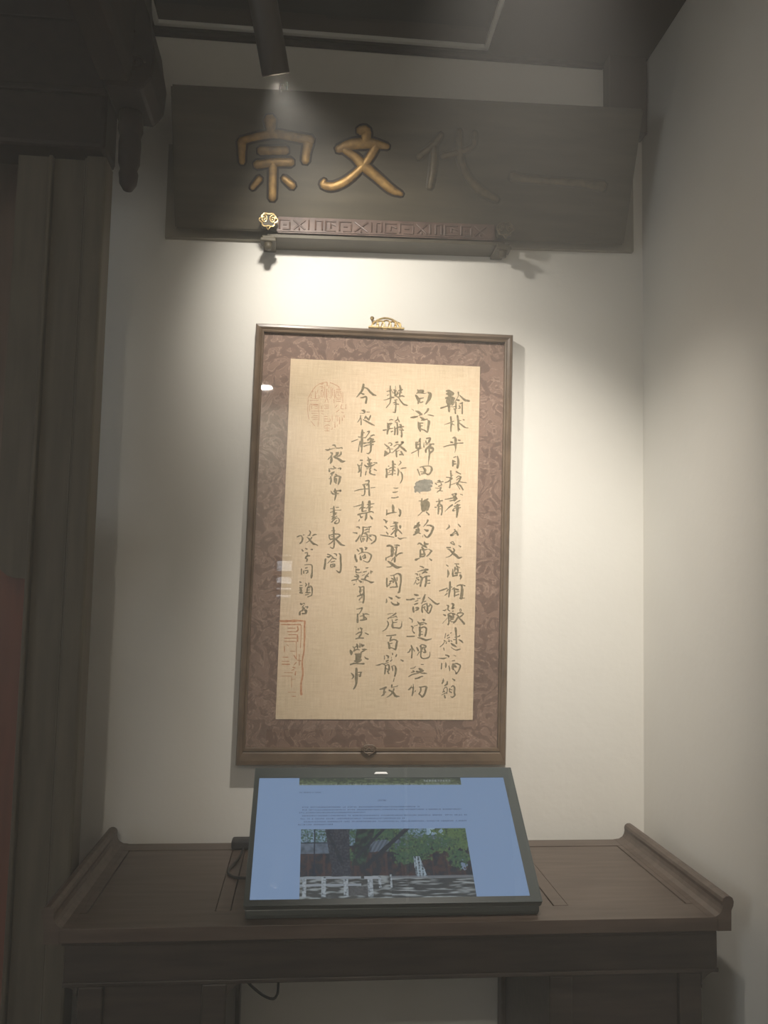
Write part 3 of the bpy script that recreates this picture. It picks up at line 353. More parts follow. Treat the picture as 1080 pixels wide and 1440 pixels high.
1269 13086 30 1291 13028 50 1292 12978 30,1349 13107 15 1351 13009 40,1389 13078 40 1410 13039 50 1450 13059 40,1171 13016 20 1212 12997 30 1261 13027 20,1212 12987 30 1213 12928 30,1193 12908 30 1272 12949 30 1342 12939 20,1412 12950 20 1472 12951 40 1532 12951 15,1472 12931 40 1374 12871 20,1113 12927 40 1135 12868 70 1136 12809 20,1235 12830 30 1315 12831 40 1394 12842 30,1275 12811 60 1289 12644 80,1355 12812 70 1337 12693 70,1219 12663 30 1319 12644 40 1397 12694 30,1121 12573 35 1220 12604 30 1339 12595 25 1459 12596 40,1476 12764 20 1516 12725 35 1566 12715 30
1272 12477 50 1275 12349 60 1277 12232 70 1280 12124 50 1252 12026 40 1213 11967 30,1145 12358 20 1186 12319 40 1207 12270 35 1168 12221 20,1304 12379 20 1404 12380 35,1384 12360 30 1376 12291 40 1346 12281 30,1365 12321 20 1325 12320 20
535 18131 20 595 18133 41 627 18083 20,355 18012 10 416 18004 40 466 18016 30 537 18039 15 607 18061 10,465 18057 10 477 18016 20,638 18062 20 719 18065 25 789 18078 20 790 18047 20,499 17935 30 540 17916 35 501 17832 30 432 17759 20,521 17833 40 524 17731 61 495 17658 30,640 17939 30 701 17941 35 642 17868 41 582 17825 40,762 17964 30 763 17913 41 713 17860 30 663 17838 25,641 17909 30 682 17879 30,603 17815 40 705 17778 51 797 17719 61 878 17732 15
568 17589 20 609 17549 40 650 17540 20,498 17526 20 589 17518 25,690 17532 20 771 17544 30 752 17503 20,468 17525 20 480 17454 50,601 17447 30 552 17405 50 512 17393 30,542 17384 30 543 17343 30,513 17322 30 526 17220 50 508 17118 25,474 17260 20 514 17281 20,633 17377 30 674 17368 30,614 17325 30 705 17338 30 776 17309 40,615 17305 40 617 17203 40 659 17153 35,656 17265 51 657 17204 50,756 17309 51 738 17206 51 710 17124 30
532 16946 20 564 16886 35 625 16867 30,632 17010 30 643 16939 61 655 16868 50 647 16797 40 628 16705 15,663 16950 30 734 16962 30 784 16973 35 764 16942 30,665 16878 30 725 16890 25,603 16948 30 624 16918 30
612 16552 30 615 16431 50 617 16330 50 599 16248 40,663 16533 15 733 16535 25,523 16494 15 613 16502 20,614 16456 20 674 16458 10 795 16466 20,525 16398 20 595 16420 20,636 16391 20 696 16393 20,637 16351 30 667 16361 30,558 16288 20 618 16289 30,618 16269 20 698 16302 20,569 16227 30 659 16270 20,561 16146 30 620 16209 25 699 16261 20 750 16232 25 752 16161 25 702 16120 30 642 16128 35 681 16180 20 701 16200 15
614 16017 40 626 15926 45 629 15825 40 631 15725 50 643 15625 40 636 15524 35 607 15483 30 546 15512 20,566 15930 15 656 15937 20,508 15823 25 520 15742 30 551 15703 30,529 15813 20 628 15846 25 729 15848 30 790 15819 30 731 15767 40 691 15726 40,550 15773 15 619 15795 20,541 15713 30 631 15725 30,612 15674 25 553 15613 25 494 15581 15,651 15745 30 733 15667 45 815 15588 50 916 15560 20
433 15209 40 426 15089 45 409 14958 45,480 15330 30 551 15311 20 602 15272 30 643 15223 30,471 15270 30 512 15260 40 561 15292 30,622 15233 30 703 15214 25,602 15242 20 544 15161 20 486 15100 15,640 15353 15 700 15335 30 711 15295 25,770 15356 20 811 15317 40 814 15197 45 827 15047 45 820 14926 40 791 14876 40 710 14924 15,575 15132 25 674 15164 20,566 15071 30 568 15011 30,586 15072 25 666 15083 25 667 15023 30,588 15002 30 667 15033 30,607 15042 15 657 15053 15
-299 15754 25 -231 15785 30 -181 15786 20,-151 15807 20 -121 15808 20,-180 15766 25 -159 15707 40 -186 15626 35 -225 15585 30,5 15921 20 37 15872 30 -1 15791 20,-31 15790 20 28 15801 20,89 15793 25 148 15824 30 188 15825 20,-50 15759 20 11 15701 40 52 15651 40 114 15593 50 174 15574 30 235 15545 15,70 15752 30 41 15701 30 -8 15650 20 -66 15609 15
-171 15436 20 -141 15397 35,-83 15468 20 -42 15449 35,58 15441 20 98 15442 30,-89 15348 20 -30 15359 25 -28 15299 30,-76 15228 30 -28 15279 40 32 15280 30,-76 15218 30 -26 15189 30 -44 15139 30
-92 15048 15 8 15060 20 78 15052 25 99 15012 30 102 14882 30 94 14793 50 86 14723 35,-168 14947 25 -165 14808 25,-70 14969 25 -20 14980 25,-117 14898 25 -106 14839 30,-88 14899 20 -8 14910 30,-8 14910 30 -7 14860 30,-46 14840 25 -7 14860 20
-209 14618 20 -169 14609 30,-197 14529 20 -137 14530 20,-195 14469 40 -146 14470 40,-175 14450 40 -154 14391 50,-192 14350 40 -132 14341 40,-213 14409 15 -164 14420 20,-60 14591 20 -29 14552 30 -58 14511 20,30 14592 30 22 14513 20,3 14493 20 81 14514 30 113 14455 35 115 14356 30 107 14296 30,-7 14473 30 -14 14353 40,3 14473 20 63 14474 20,5 14413 20 54 14424 20,-53 14353 20 66 14355 30,-52 14293 20 27 14314 20,9 14245 20 107 14286 25
-165 14074 40 -135 14054 30,-154 14044 20 -86 14085 20 -66 14065 20,-85 14035 20 -123 13985 30,-123 13995 20 -63 13957 30,-44 13997 20 15 13997 30 -3 13958 20,-112 13936 40 -82 13947 30,-179 13856 40 -177 13797 40,-179 13876 20 -101 13907 30,-62 13917 40 -22 13898 59 -30 13839 49,-119 13827 30 -20 13829 30"""
OVAL_SEAL = "-112 19337 9 -33 19498 12 58 19634 12 175 19724 12 292 19765 12 363 19780 12,435 19765 12 555 19727 12 676 19659 12,-111 19313 9 -118 19144 9 -114 18976 9 -74 18785 9,-72 19170 9 -67 18990 9,2 19535 12 3 19487 12,73 19514 12 77 19345 14,-31 19437 9 -29 19341 9 160 19348 9 159 19420 9,131 19565 9 110 19467 9,-63 19279 9 150 19287 9,-49 19183 12 141 19178 12,-36 19147 9 141 19166 9,-23 19124 9 -10 19052 9,71 19127 9 142 19118 9,73 19067 9 144 19070 9,-20 19003 9 157 19010 9,-19 18943 9 147 18949 9,30 18885 9 148 18889 9,-16 18835 9 149 18841 9,32 18789 9 150 18793 9,165 19179 9 175 18758 9,-25 18739 9 72 18622 14,163 18745 9 155 18601 9,199 19713 12 270 19728 12,177 19651 12 260 19654 12,201 19616 9 284 19619 9,215 19544 18 262 19558 12,215 19519 9 219 19374 9,263 19521 12 276 19473 12 255 19364 9,306 19705 9 314 19354 9,364 19768 12 366 19671 18,356 19598 14 362 19356 14,362 19344 9 317 19245 9,374 19344 9 412 19237 9,413 19697 10 415 19624 12,405 19551 9 430 19479 9,474 19651 10 480 19360 9,510 19628 10 514 19434 10,457 19335 9 444 19383 9,552 19339 10 555 19230 9,558 19581 10 563 19364 10,594 19595 10 725 19600 10,595 19547 10 726 19552 10,676 19647 12 678 19562 12,596 19498 10 727 19503 10,596 19498 10 599 19377 10 730 19382 10 727 19503 10,633 19451 10 680 19453 10 682 19404 10,612 19329 10 719 19333 10,613 19281 10 720 19285 10,774 19517 12 780 19239 10,236 19146 9 238 19061 12,307 19172 9 425 19177 9,332 19125 9 426 19129 9,309 19076 9 427 19092 9,216 19012 9 287 19015 9,241 18953 9 289 18931 9,314 18871 12 385 18874 12,316 18811 12 398 18814 12,317 18751 12 459 18756 12 458 18816 12,309 18606 9 390 18657 9 462 18636 9,321 18571 9 451 18575 9,323 18499 9 453 18503 9,390 18657 9 394 18489 9,593 19123 14 639 19185 12,757 19202 14 736 19104 12 808 19083 10,865 19206 10 855 19084 10,619 19003 12 689 19054 12,738 19008 10 810 18986 10,610 18906 12 611 18834 9,657 18908 9 660 18763 9,706 18862 12 709 18693 14,777 18864 12 779 18780 12,823 18926 12 824 18866 12,515 18903 9 518 18758 9,590 18737 9 593 18593 14,651 18667 9 652 18631 12,534 18590 12 511 18542 12"
RECT_SEAL = "-675 13632 44 -454 13635 59 -232 13646 52 -84 13641 37,-54 13641 44 -49 13420 44 -48 13125 44 -49 12875 37 -87 12640 37 -66 12391 44 -77 12245 44 -101 12055 44 -87 11823 59,-629 13545 29 -407 13548 30 -156 13551 37,-141 13536 22 -135 13345 18 -140 12977 18,-166 12815 18 -158 12537 18,-464 13458 22 -287 13461 22,-229 13506 30 -211 13418 37 -255 13373 30,-476 13370 22 -255 13373 22,-445 13297 22 -253 13299 22,-223 13299 30 -219 13138 44,-545 13207 22 -250 13218 22,-543 13126 18 -248 13130 18,-540 13016 18 -536 12870 22,-482 13046 15 -437 13018 15,-389 12886 15 -271 12887 15,-576 12738 18 -444 12739 18,-588 12635 18 -411 12637 18,-586 12562 29 -395 12564 29,-298 12784 22 -236 12697 29,-291 12550 15 -234 12609 29,-319 12492 18 -260 12477 29,-346 12418 15 -288 12433 18,-521 12358 15 -315 12360 18,-243 12390 29 -255 12302 29,-607 12270 12 -342 12272 12,-340 12199 15 -237 12200 12,-342 12258 12 -335 11995 15,-419 11879 12 -229 11880 12,-329 11777 15 -226 11778 18,-248 13123 15 -237 12726 15,-206 12668 22 -117 12654 22"
GOLD = """2386 2630 271 2407 2465 226 2428 2299 136,1700 2087 204 1695 1834 164 1704 1622 137,1678 2107 158 2019 2211 159 2474 2302 182 2929 2263 183 3409 2199 206,3341 2144 229 3296 1929 193 3274 1714 185,2151 1904 182 2791 1942 183,2055 1579 183 2514 1657 184 2928 1673 184,2468 1624 184 2464 1193 185 2461 800 177,2142 1261 147 1954 1034 115,2742 1296 139 2974 1113 163
4602 2474 184 4764 2463 231 4771 2230 232,4080 2019 167 4402 2144 231 4865 2193 232 5333 2136 117,4219 2027 139 4501 1872 186 4740 1671 234 5077 1429 212 5466 1144 190 5757 1027 95,5052 2162 186 4875 1851 187 4649 1579 164 4327 1299 188 4001 1149 188 3743 1178 164 3765 1289 93
6660 2471 101 6545 2281 126 6376 2132 126 6134 1933 151,6500 2186 126 6525 1747 152 6478 1226 128,7108 2566 126 7163 2133 152 7264 1790 153 7494 1449 154 7825 1182 181 8258 990 104,6741 1969 127 7141 2085 127 7486 2245 102 7515 2545 101
8583 1567 193 8809 1529 166 9651 1500 139 10499 1471 169 11016 1423 226"""
# ================================================================== THE ROOM
def quad_box(name, corners_front, dvec, mat):
    bm = bmesh.new(); d = Vector(dvec)
    A = [bm.verts.new(Vector(c)) for c in corners_front]; B = [bm.verts.new(Vector(c)+d) for c in corners_front]
    bm.faces.new(A); bm.faces.new(B[::-1])
    for i in range(4): bm.faces.new((A[i], A[(i+1) % 4], B[(i+1) % 4], B[i]))
    return struct(name, bm, mat)
ZC, XR, YB = 2.92, 0.89, -4.3
quad_box('wall_back', [(-2.7, 0, 0), (0.885, 0, 0), (0.90, 0, 3.3), (-2.7, 0, 3.3)], (0, 0.12, 0), MAT['plaster'])
quad_box('wall_right', [(0.875, 0.12, 0), (0.875, YB, 0), (0.905, YB, 3.3), (0.905, 0.12, 3.3)], (0.12, 0, 0), MAT['plaster'])
quad_box('wall_left', [(-2.7, 0.12, 0), (-2.7, YB, 0), (-2.7, YB, 3.3), (-2.7, 0.12, 3.3)], (-0.12, 0, 0), MAT['plaster'])
bm = bmesh.new(); add_box(bm, -2.82, 1.03, YB-0.12, 0.12, -0.1, 0); struct('floor', bm, MAT['floor'])
# floor tiles near the table
root_floor = bpy.data.objects['floor']
for i in range(6):
    for j in range(8):
        x = -2.7+0.6*i; y = YB+0.55*j
        box('floor_tile', x+0.003, min(x+0.597, 0.872), y+0.003, min(y+0.547, -0.002), 0.0, 0.004, MAT['floor'], root_floor)
# rear wall, with a window whose light glints in the picture glass
bm = bmesh.new()
WX0, WX1, WZ0, WZ1 = -0.265, -0.125, 1.37, 1.69
for a in ((-2.82, WX0, 0, 3.3), (WX1, 1.03, 0, 3.3), (WX0, WX1, 0, WZ0), (WX0, WX1, WZ1, 3.3)):
    add_box(bm, a[0], a[1], YB-0.12, YB, a[2], a[3])
struct('wall_rear', bm, MAT['plaster'])
bm = bmesh.new(); add_box(bm, WX0, WX1, YB-0.11, YB-0.10, WZ0, WZ1); win = struct('window_1', bm, MAT['daylight'])
for z, h in ((1.405, 0.02), (1.455, 0.018), (1.545, 0.024), (1.665, 0.02)): box('window_bar', WX0, WX1, YB-0.10, YB-0.08, z-h, z+h, MAT['dark_wood'], win)
box('window_bar', -0.262, -0.238, YB-0.10, YB-0.08, WZ0, WZ1, MAT['dark_wood'], win)
# unseen window added on the left wall as fill light
bm = bmesh.new(); add_box(bm, -2.699, -2.695, -3.7, -1.9, 0.95, 2.35); fill_win = struct('fill_window', bm, MAT['fill_daylight'])
for k in range(5): box('window_bar', -2.695, -2.67, -3.72+0.45*k, -3.68+0.45*k, 0.93, 2.37, MAT['dark_wood'], fill_win)  # upright bars of the added fill window
for z in (0.93, 1.63, 2.35): box('window_bar', -2.694, -2.672, -3.7, -1.9, z, z+0.03, MAT['dark_wood'], fill_win)  # cross bars of the added fill window
# ceiling with a long rectangular opening edged in white
OX0, OX1, OY0, OY1 = -0.44, 0.452, -1.9, -0.035
bm = bmesh.new()
for a in ((-2.82, OX0, YB-0.12, 0.0), (OX1, 0.90, YB-0.12, 0.0), (OX0, OX1, OY1, 0.0), (OX0, OX1, YB-0.12, OY0)):
    add_box(bm, a[0], a[1], a[2], a[3], ZC, ZC+0.06)
ceil = struct('ceiling', bm, MAT['ceiling'])
bm = bmesh.new()
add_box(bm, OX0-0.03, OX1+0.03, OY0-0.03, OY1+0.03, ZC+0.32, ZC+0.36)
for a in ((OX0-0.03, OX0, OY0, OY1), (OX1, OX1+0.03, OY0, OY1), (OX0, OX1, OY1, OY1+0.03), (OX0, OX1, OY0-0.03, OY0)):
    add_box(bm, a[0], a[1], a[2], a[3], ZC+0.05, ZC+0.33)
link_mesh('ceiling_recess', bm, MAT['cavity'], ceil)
bm = bmesh.new()
t = 0.013
for a in ((OX0, OX1, OY1-t, OY1), (OX1-t, OX1, OY0, OY1), (OX0, OX0+t, OY0, OY1), (OX0, OX1, OY0, OY0+t)):
    add_box(bm, a[0], a[1], a[2], a[3], ZC-0.007, ZC+0.004, 0.002)
struct('trim_1', bm, MAT['white_trim'])
# short dark block in the right-hand corner above the name board
bm = bmesh.new(); add_box(bm, 0.785, 0.893, -0.05, -0.001, 2.70, ZC, 0.004); struct('dark_corner_block', bm, MAT['ceiling'])
# dark strip painting in the shadow gap between wall and ceiling
bm = bmesh.new(); add_box(bm, -0.46, 0.785, -0.016, -0.001, 2.905, ZC-0.001, 0.003); struct('shadow_gap_strip', bm, MAT['beam_wood'])

# ================================================================== LEFT SIDE: post, side board, lintel, beam
px = -0.30
post = thing('timber_post', 'dark timber door post with a moulded edge, left of the lit wall', 'post', (-0.53, px, 0))
box('stile', -0.516, -0.472, px-0.02, px+0.05, 0.0, 2.40, MAT['upright_wood'], post, 0.006)
box('panel', -0.600, -0.516, px+0.005, px+0.04, 0.0, 2.40, MAT['upright_wood'], post, 0.002)
box('bead', -0.600, -0.590, px-0.012, px+0.02, 0.0, 2.40, MAT['upright_wood'], post, 0.004)
box('bead', -0.5225, -0.5165, px-0.008, px+0.02, 0.0, 2.40, MAT['upright_wood'], post, 0.003)
bm = bmesh.new()
pts = [(-0.592, 2.40), (-0.668, 2.40), (-0.668, 1.53)]
for k in range(0, 9):
    a = math.pi - k*(math.pi/2)/8
    pts.append((-0.618+0.050*math.cos(a), 1.515-0.058*math.sin(a)+0.0))
pts.append((-0.592, 1.457))
add_extrude(bm, pts, lambda a, b, d: Vector((a, d, b)), px, px+0.03)
link_mesh('hanging_board', bm, MAT['upright_wood'], post)
for k in range(4): box('wall_board', -0.70-0.2*k-0.198, -0.70-0.2*k, -0.022, -0.002, 0.006, ZC-0.004, MAT['brown_panel'], bpy.data.objects['wall_back'], 0.003)
box('lower_panel', -0.86, -0.603, -0.20, -0.17, 0.02, 1.60, MAT['red_wood'], None, 0.004)
lp = bpy.data.objects['lower_panel']; lp.name = 'lacquered_panel'
tag(lp, 'red brown lacquered panel seen past the timber post at far left', 'panel')
lin = thing('lintel_beam', 'heavy dark lintel beam resting on the timber post', 'beam', (-1.2, px, 2.40))
box('beam_body', -2.68, -0.470, px-0.05, px+0.06, 2.402, 2.70, MAT['beam_wood'], lin, 0.01)
box('beam_body_upper', -2.68, -0.460, px-0.03, px+0.05, 2.702, ZC-0.002, MAT['beam_wood'], lin, 0.01)
box('beam_lip', -2.68, -0.468, px-0.062, px-0.05, 2.52, 2.535, MAT['beam_wood'], lin, 0.003)

br = thing('roof_bracket', 'dark carved roof bracket running towards the viewer, ending beside the name board', 'bracket', (-0.42, -0.9, 2.45))
bm = bmesh.new()
prof = [(-0.456, 2.50), (-0.448, 2.478), (-0.372, 2.478), (-0.352, 2.505), (-0.348, 2.56), (-0.356, 2.60), (-0.362, 2.64), (-0.385, 2.70), (-0.392, 2.80), (-0.456, 2.80)]
add_extrude(bm, prof, lambda a, b, d: Vector((a, d, b)), -0.46, -0.31)
bmesh.ops.bevel(bm, geom=list(bm.edges), offset=0.004, segments=1, affect='EDGES')
link_mesh('carved_head', bm, MAT['beam_wood'], br)
bm = bmesh.new()
prof = [(-0.456, 2.49), (-0.40, 2.49), (-0.392, 2.52), (-0.392, 2.80), (-0.456, 2.80)]
add_extrude(bm, prof, lambda a, b, d: Vector((a, d, b)), -1.9, -0.462)
link_mesh('bracket_arm', bm, MAT['beam_wood'], br)
for x, z in ((-0.4575, 2.53), (-0.4575, 2.60)):
    box('carved_bead', x-0.003, x+0.003, -1.9, -0.34, z, z+0.008, MAT['beam_wood'], br, 0.002)
# cloud scrolls carved on the face of the head
for cx, cz, rr in ((-0.425, 2.545, 0.022), (-0.385, 2.535, 0.018), (-0.41, 2.60, 0.018), (-0.425, 2.66, 0.016)):
    bm = bmesh.new(); P = []
    for k in range(26):
        a = k*0.42; r = rr*(1-k/30)
        P.append(Vector((cx+r*math.cos(a), -0.461, cz+r*math.sin(a))))
    add_tube(bm, P, 0.0028, 6); link_mesh('cloud_scroll', bm, MAT['beam_wood'], br, True)
# turned pendant below the head
PXC = -0.413
bm = bmesh.new(); rings = []
prof = [(0.026, 2.48), (0.027, 2.44), (0.022, 2.425), (0.024, 2.41), (0.023, 2.365), (0.018, 2.350), (0.021, 2.340), (0.0185, 2.318), (0.010, 2.304), (0.002, 2.301)]
for r, z in prof: rings.append([bm.verts.new((PXC+r*math.cos(2*math.pi*k/20), -0.36+r*math.sin(2*math.pi*k/20), z)) for k in range(20)])
for i in range(len(rings)-1):
    for k in range(20): bm.faces.new((rings[i][k], rings[i][(k+1) % 20], rings[i+1][(k+1) % 20], rings[i+1][k]))
bm.faces.new(rings[0]); bm.faces.new(rings[-1][::-1])
link_mesh('pendant', bm, MAT['beam_wood'], br, True)

# ================================================================== LAMPS
def spotlight(name, label, end, aim, size, blend, watts, length=0.21, beam=None):
    d = (aim-end).normalized(); r = 0.027
    root = thing(name, label, 'spotlight', end - d*length)
    a = d.cross(Vector((0, 0, 1))).normalized(); b = d.cross(a)
    def lathe(nm, prof, mat, smooth=True):
        bm = bmesh.new(); rings = []
        for rr, t in prof: rings.append([bm.verts.new(end + d*t + rr*(math.cos(2*math.pi*k/32)*a + math.sin(2*math.pi*k/32)*b)) for k in range(32)])
        for i in range(len(rings)-1):
            for k in range(32): bm.faces.new((rings[i][k], rings[i][(k+1) % 32], rings[i+1][(k+1) % 32], rings[i+1][k]))
        bm.faces.new(rings[-1][::-1]); 
        return link_mesh(nm, bm, mat, root, smooth)
    lathe('barrel', [(r*0.86, -0.110), (r*0.86, -0.0005), (r*0.97, 0.0), (r, -0.002), (r, -length+0.004), (r*0.93, -length)], MAT['lamp_black'])
    lathe('lamp_face', [(r*0.80, -0.108), (r*0.4, -0.1075), (0.001, -0.107)], MAT['lamp_face'])
    mid = end - d*(length*0.62); top = Vector((mid.x, mid.y-0.02, ZC+0.034))
    bm = bmesh.new(); add_tube(bm, [mid - b*0.0, mid + Vector((0, 0, 0.05)), Vector((mid.x, mid.y-0.02, mid.z+0.09)), top], 0.007, 10)
    link_mesh('stem', bm, MAT['lamp_black'], root, True)
    ld = bpy.data.lights.new(name+'_light', 'SPOT'); ld.energy = watts; ld.spot_size = math.radians(size); ld.spot_blend = blend
    ld.color = LAMP_COLOR; ld.shadow_soft_size = 0.030
    lo = bpy.data.objects.new(name+'_light', ld); COL.objects.link(lo); lo.parent = root
    lo.location = (end + d*0.002) - root.location; bd = (beam - end).normalized() if beam is not None else d; lo.rotation_euler = bd.to_track_quat('-Z', 'Y').to_euler()
    return root, top
r1, t1 = spotlight('track_spotlight', 'black barrel spotlight hanging in front of the name board, aimed at the calligraphy', BARREL_END, BARREL_AIM, BARREL_SIZE, BARREL_BLEND, BARREL_W, beam=BEAM_AIM)
r2, t2 = spotlight('track_spotlight', 'second black barrel spotlight on the track, aimed at bare wall right of the picture', SECOND_END, SECOND_AIM, SECOND_SIZE, SECOND_BLEND, SECOND_W)
tr = thing('lighting_track', 'black ceiling track carrying the two barrel spotlights', 'track', (0, -0.8, ZC+0.05))
bm = bmesh.new(); add_tube(bm, [(t1.x-0.12, t1.y, ZC+0.06), (t2.x+0.12, t2.y, ZC+0.06)], 0.011, 8); link_mesh('rail', bm, MAT['lamp_black'], tr, True)
for t_ in (t1, t2):
    box('adapter', t_.x-0.03, t_.x+0.03, t_.y-0.018, t_.y+0.018, ZC+0.035, ZC+0.08, MAT['lamp_black'], tr, 0.004)
    box('hanger', t_.x-0.004, t_.x+0.004, t_.y-0.004, t_.y+0.004, ZC+0.08, ZC+0.32, MAT['lamp_black'], tr)
# ceiling lamp of the hall behind the viewer
cl = thing('ceiling_lamp', 'small round ceiling lamp in the hall behind the viewer', 'lamp', (-0.34, -3.9, ZC))
bm = bmesh.new(); add_tube(bm, [(-0.34, -3.9, ZC-0.03), (-0.34, -3.9, ZC-0.001)], [0.055, 0.06], 24); link_mesh('shade', bm, MAT['white_trim'], cl, True)
bm = bmesh.new(); add_tube(bm, [(-0.34, -3.9, ZC-0.038), (-0.34, -3.9, ZC-0.0305)], [0.040, 0.046], 24); link_mesh('diffuser', bm, MAT['lamp_face'], cl, True)
ld = bpy.data.lights.new('ceiling_lamp_light', 'AREA'); ld.shape = 'DISK'; ld.size = 0.09; ld.energy = ROOM_W; ld.color = (1.0, 0.90, 0.76)
lo = bpy.data.objects.new('ceiling_lamp_light', ld); COL.objects.link(lo); lo.location = (-0.34, -3.9, ZC-0.042); lo.parent = None

# ================================================================== NAME BOARD with gilded characters (read right to left)
P0 = Vector((-0.361, -0.06, 2.354)); UU = Vector((1, 0, 0.0195)).normalized(); VV = Vector((0, -0.14, 0.297)).normalized(); NN = UU.cross(VV)
if NN.y > 0: NN = -NN
def bmap(a, b, d): return P0 + UU*a + VV*b + NN*d
board = thing('name_board', 'dark horizontal name board tilted over the picture, with four gilded characters', 'sign', P0)
BW, BH = 1.181, 0.330
bm = bmesh.new(); add_extrude(bm, [(0, 0), (BW, 0), (BW, BH), (0, BH)], bmap, 0, -0.035)
bmesh.ops.bevel(bm, geom=list(bm.edges), offset=0.004, segments=2, affect='EDGES')
link_mesh('board', bm, MAT['board'], board)
bm = bmesh.new(); add_extrude(bm, [(0.004, 0.02), (BW-0.004, 0.02), (BW-0.004, 0.07), (0.004, 0.07)], bmap, -0.034, -0.052)
link_mesh('batten', bm, MAT['board'], board)
for i, s in enumerate(GOLD.split('\n')):
    for st in [0]:
        S_ = [[(a, b, w_*1.12) for a, b, w_ in P] for P in decode(s)]
        bm = bmesh.new()
        for P in S_: add_relief(bm, P, bmap, 0.0065)
        c = link_mesh('gilded_character', bm, MAT['gilt' if i < 2 else 'glare_gilt'], board, True)
        bm = bmesh.new()
        for P in S_: add_relief(bm, [(a, b, w_+0.010) for a, b, w_ in P], bmap, 0.0012)
        link_mesh('carved_outline', bm, MAT['beam_wood' if i < 2 else 'board'], board, True)
        c['label'] = ('gilded character 宗, leftmost on the board', 'gilded character 文, second from left', 'glare-dulled gilded character 代, third from left', 'glare-dulled, hardly readable single-stroke character 一 at the right')[i]
bm = bmesh.new(); add_extrude(bm, [(-0.393, 2.348), (0.864, 2.379), (0.864, 2.62), (-0.393, 2.60)], lambda a, b, d: Vector((a, d, b)), -0.016, -0.0006)
link_mesh('backing_board', bm, MAT['backing'], board)
# hook and wire at the top
bm = bmesh.new(); add_tube(bm, [bmap(0.263, BH-0.01, 0.002), bmap(0.263, BH+0.012, 0.003), bmap(0.27, BH+0.014, -0.01), Vector((-0.09, -0.03, 2.75)), Vector((-0.09, -0.005, 2.80))], 0.0022, 6)
link_mesh('hanging_wire', bm, MAT['lamp_black'], board, True)

# carved ledge that carries the board
ledge = thing('carved_ledge', 'carved red wooden ledge with gold cloud bosses under the name board', 'ledge', (0.18, 0, 2.36))
def lz(x): return 2.3475 + (x+0.12)*0.020
def lmap(a, b, d): return Vector((a, -0.086-d, lz(a)+b))
bm = bmesh.new(); add_extrude(bm, [(-0.102, 0), (0.464, 0), (0.464, 0.042), (-0.102, 0.042)], lmap, 0, -0.022)
bmesh.ops.bevel(bm, geom=list(bm.edges), offset=0.003, segments=2, affect='EDGES')
link_mesh('rail', bm, MAT['carved_red'], ledge)
bm = bmesh.new(); add_extrude(bm, [(-0.125, -0.012), (0.49, -0.012), (0.49, -0.004), (-0.125, -0.004)], lmap, -0.005, -0.084)
link_mesh('shelf_strip', bm, MAT['board'], ledge)
# angular scroll relief along the rail
x = -0.095; k = 0
while x < 0.435:
    wdt = 0.026 + 0.008*((k*37) % 3)/2
    bm = bmesh.new()
    pat = k % 4
    segs = [[(0, 0.008), (0, 0.033), (wdt, 0.033)], [(0.3*wdt, 0.008), (wdt, 0.008), (wdt, 0.026)], [(0.35*wdt, 0.02), (0.7*wdt, 0.02)]]
    if pat == 1: segs = [[(0, 0.033), (wdt, 0.008)], [(0, 0.008), (wdt, 0.033)], [(0.5*wdt, 0.006), (0.5*wdt, 0.012)]]
    if pat == 2: segs = [[(0, 0.008), (0, 0.033)], [(0.5*wdt, 0.008), (0.5*wdt, 0.033), (wdt, 0.033), (wdt, 0.008)]]
    if pat == 3: segs = [[(wdt, 0.033), (0, 0.033), (0, 0.008), (wdt, 0.008)], [(0.5*wdt, 0.014), (0.5*wdt, 0.027), (wdt, 0.021)]]
    for sgm in segs:
        for (a0, b0), (a1, b1) in zip(sgm[:-1], sgm[1:]):
            add_tube(bm, [lmap(x+a0, b0, 0.0015), lmap(x+a1, b1, 0.0015)], 0.0024, 6)
    link_mesh('scroll_relief', bm, MAT['carved_red'], ledge)
    x += wdt+0.009; k += 1
def cloud(name, cx, cy, cz, w_, h_, mat, parent, tilt=0.0, rad=0.0022):
    bm = bmesh.new()
    for sx in (-1, 1):
        P = []
        for q in range(30):
            a = q*0.40; r = 1-q/32
            P.append(Vector((cx + sx*(w_*0.26 + w_*0.22*r*math.cos(a)), cy, cz + h_*0.06 + h_*0.36*r*math.sin(a)+tilt*sx)))
        add_tube(bm, P, rad, 6)
    P = []
    for q in range(41):
        a = math.pi*2*q/40; r = 1 + 0.10*math.cos(6*a)
        P.append(Vector((cx + w_*0.5*r*math.cos(a), cy+0.001, cz + h_*0.5*r*math.sin(a))))
    add_tube(bm, P, rad*1.1, 6)
    P = [Vector((cx-w_*0.14, cy, cz-h_*0.5)), Vector((cx, cy-0.001, cz-h_*0.78)), Vector((cx+w_*0.14, cy, cz-h_*0.5))]
    add_tube(bm, P, rad, 6)
    return link_mesh(name, bm, mat, parent, False)
for cx in (-0.122, 0.484):
    cb = cloud('cloud_boss', cx, -0.1115, lz(cx)+0.020, 0.042, 0.034, MAT['gold' if cx < 0 else 'glare_gilt'], ledge, 0, 0.0017)
    box('boss_block', cx-0.018, cx+0.018, -0.1095, -0.0865, lz(cx)+0.003, lz(cx)+0.036, MAT['board'], ledge, 0.004)
    box('bracket', cx-0.016, cx+0.016, -0.092, -0.001, lz(cx)-0.020, lz(cx)-0.012, MAT['board'], ledge, 0.002)
    box('peg', cx-0.020, cx+0.020, -0.100, -0.060, lz(cx)-0.030, lz(cx)-0.020, MAT['board'], ledge, 0.003)
    bm = bmesh.new(); add_tube(bm, [(cx, -0.085, lz(cx)-0.029), (cx, -0.085, lz(cx)-0.046)], [0.011, 0.008], 14); link_mesh('peg_knob', bm, MAT['board'], ledge, True)

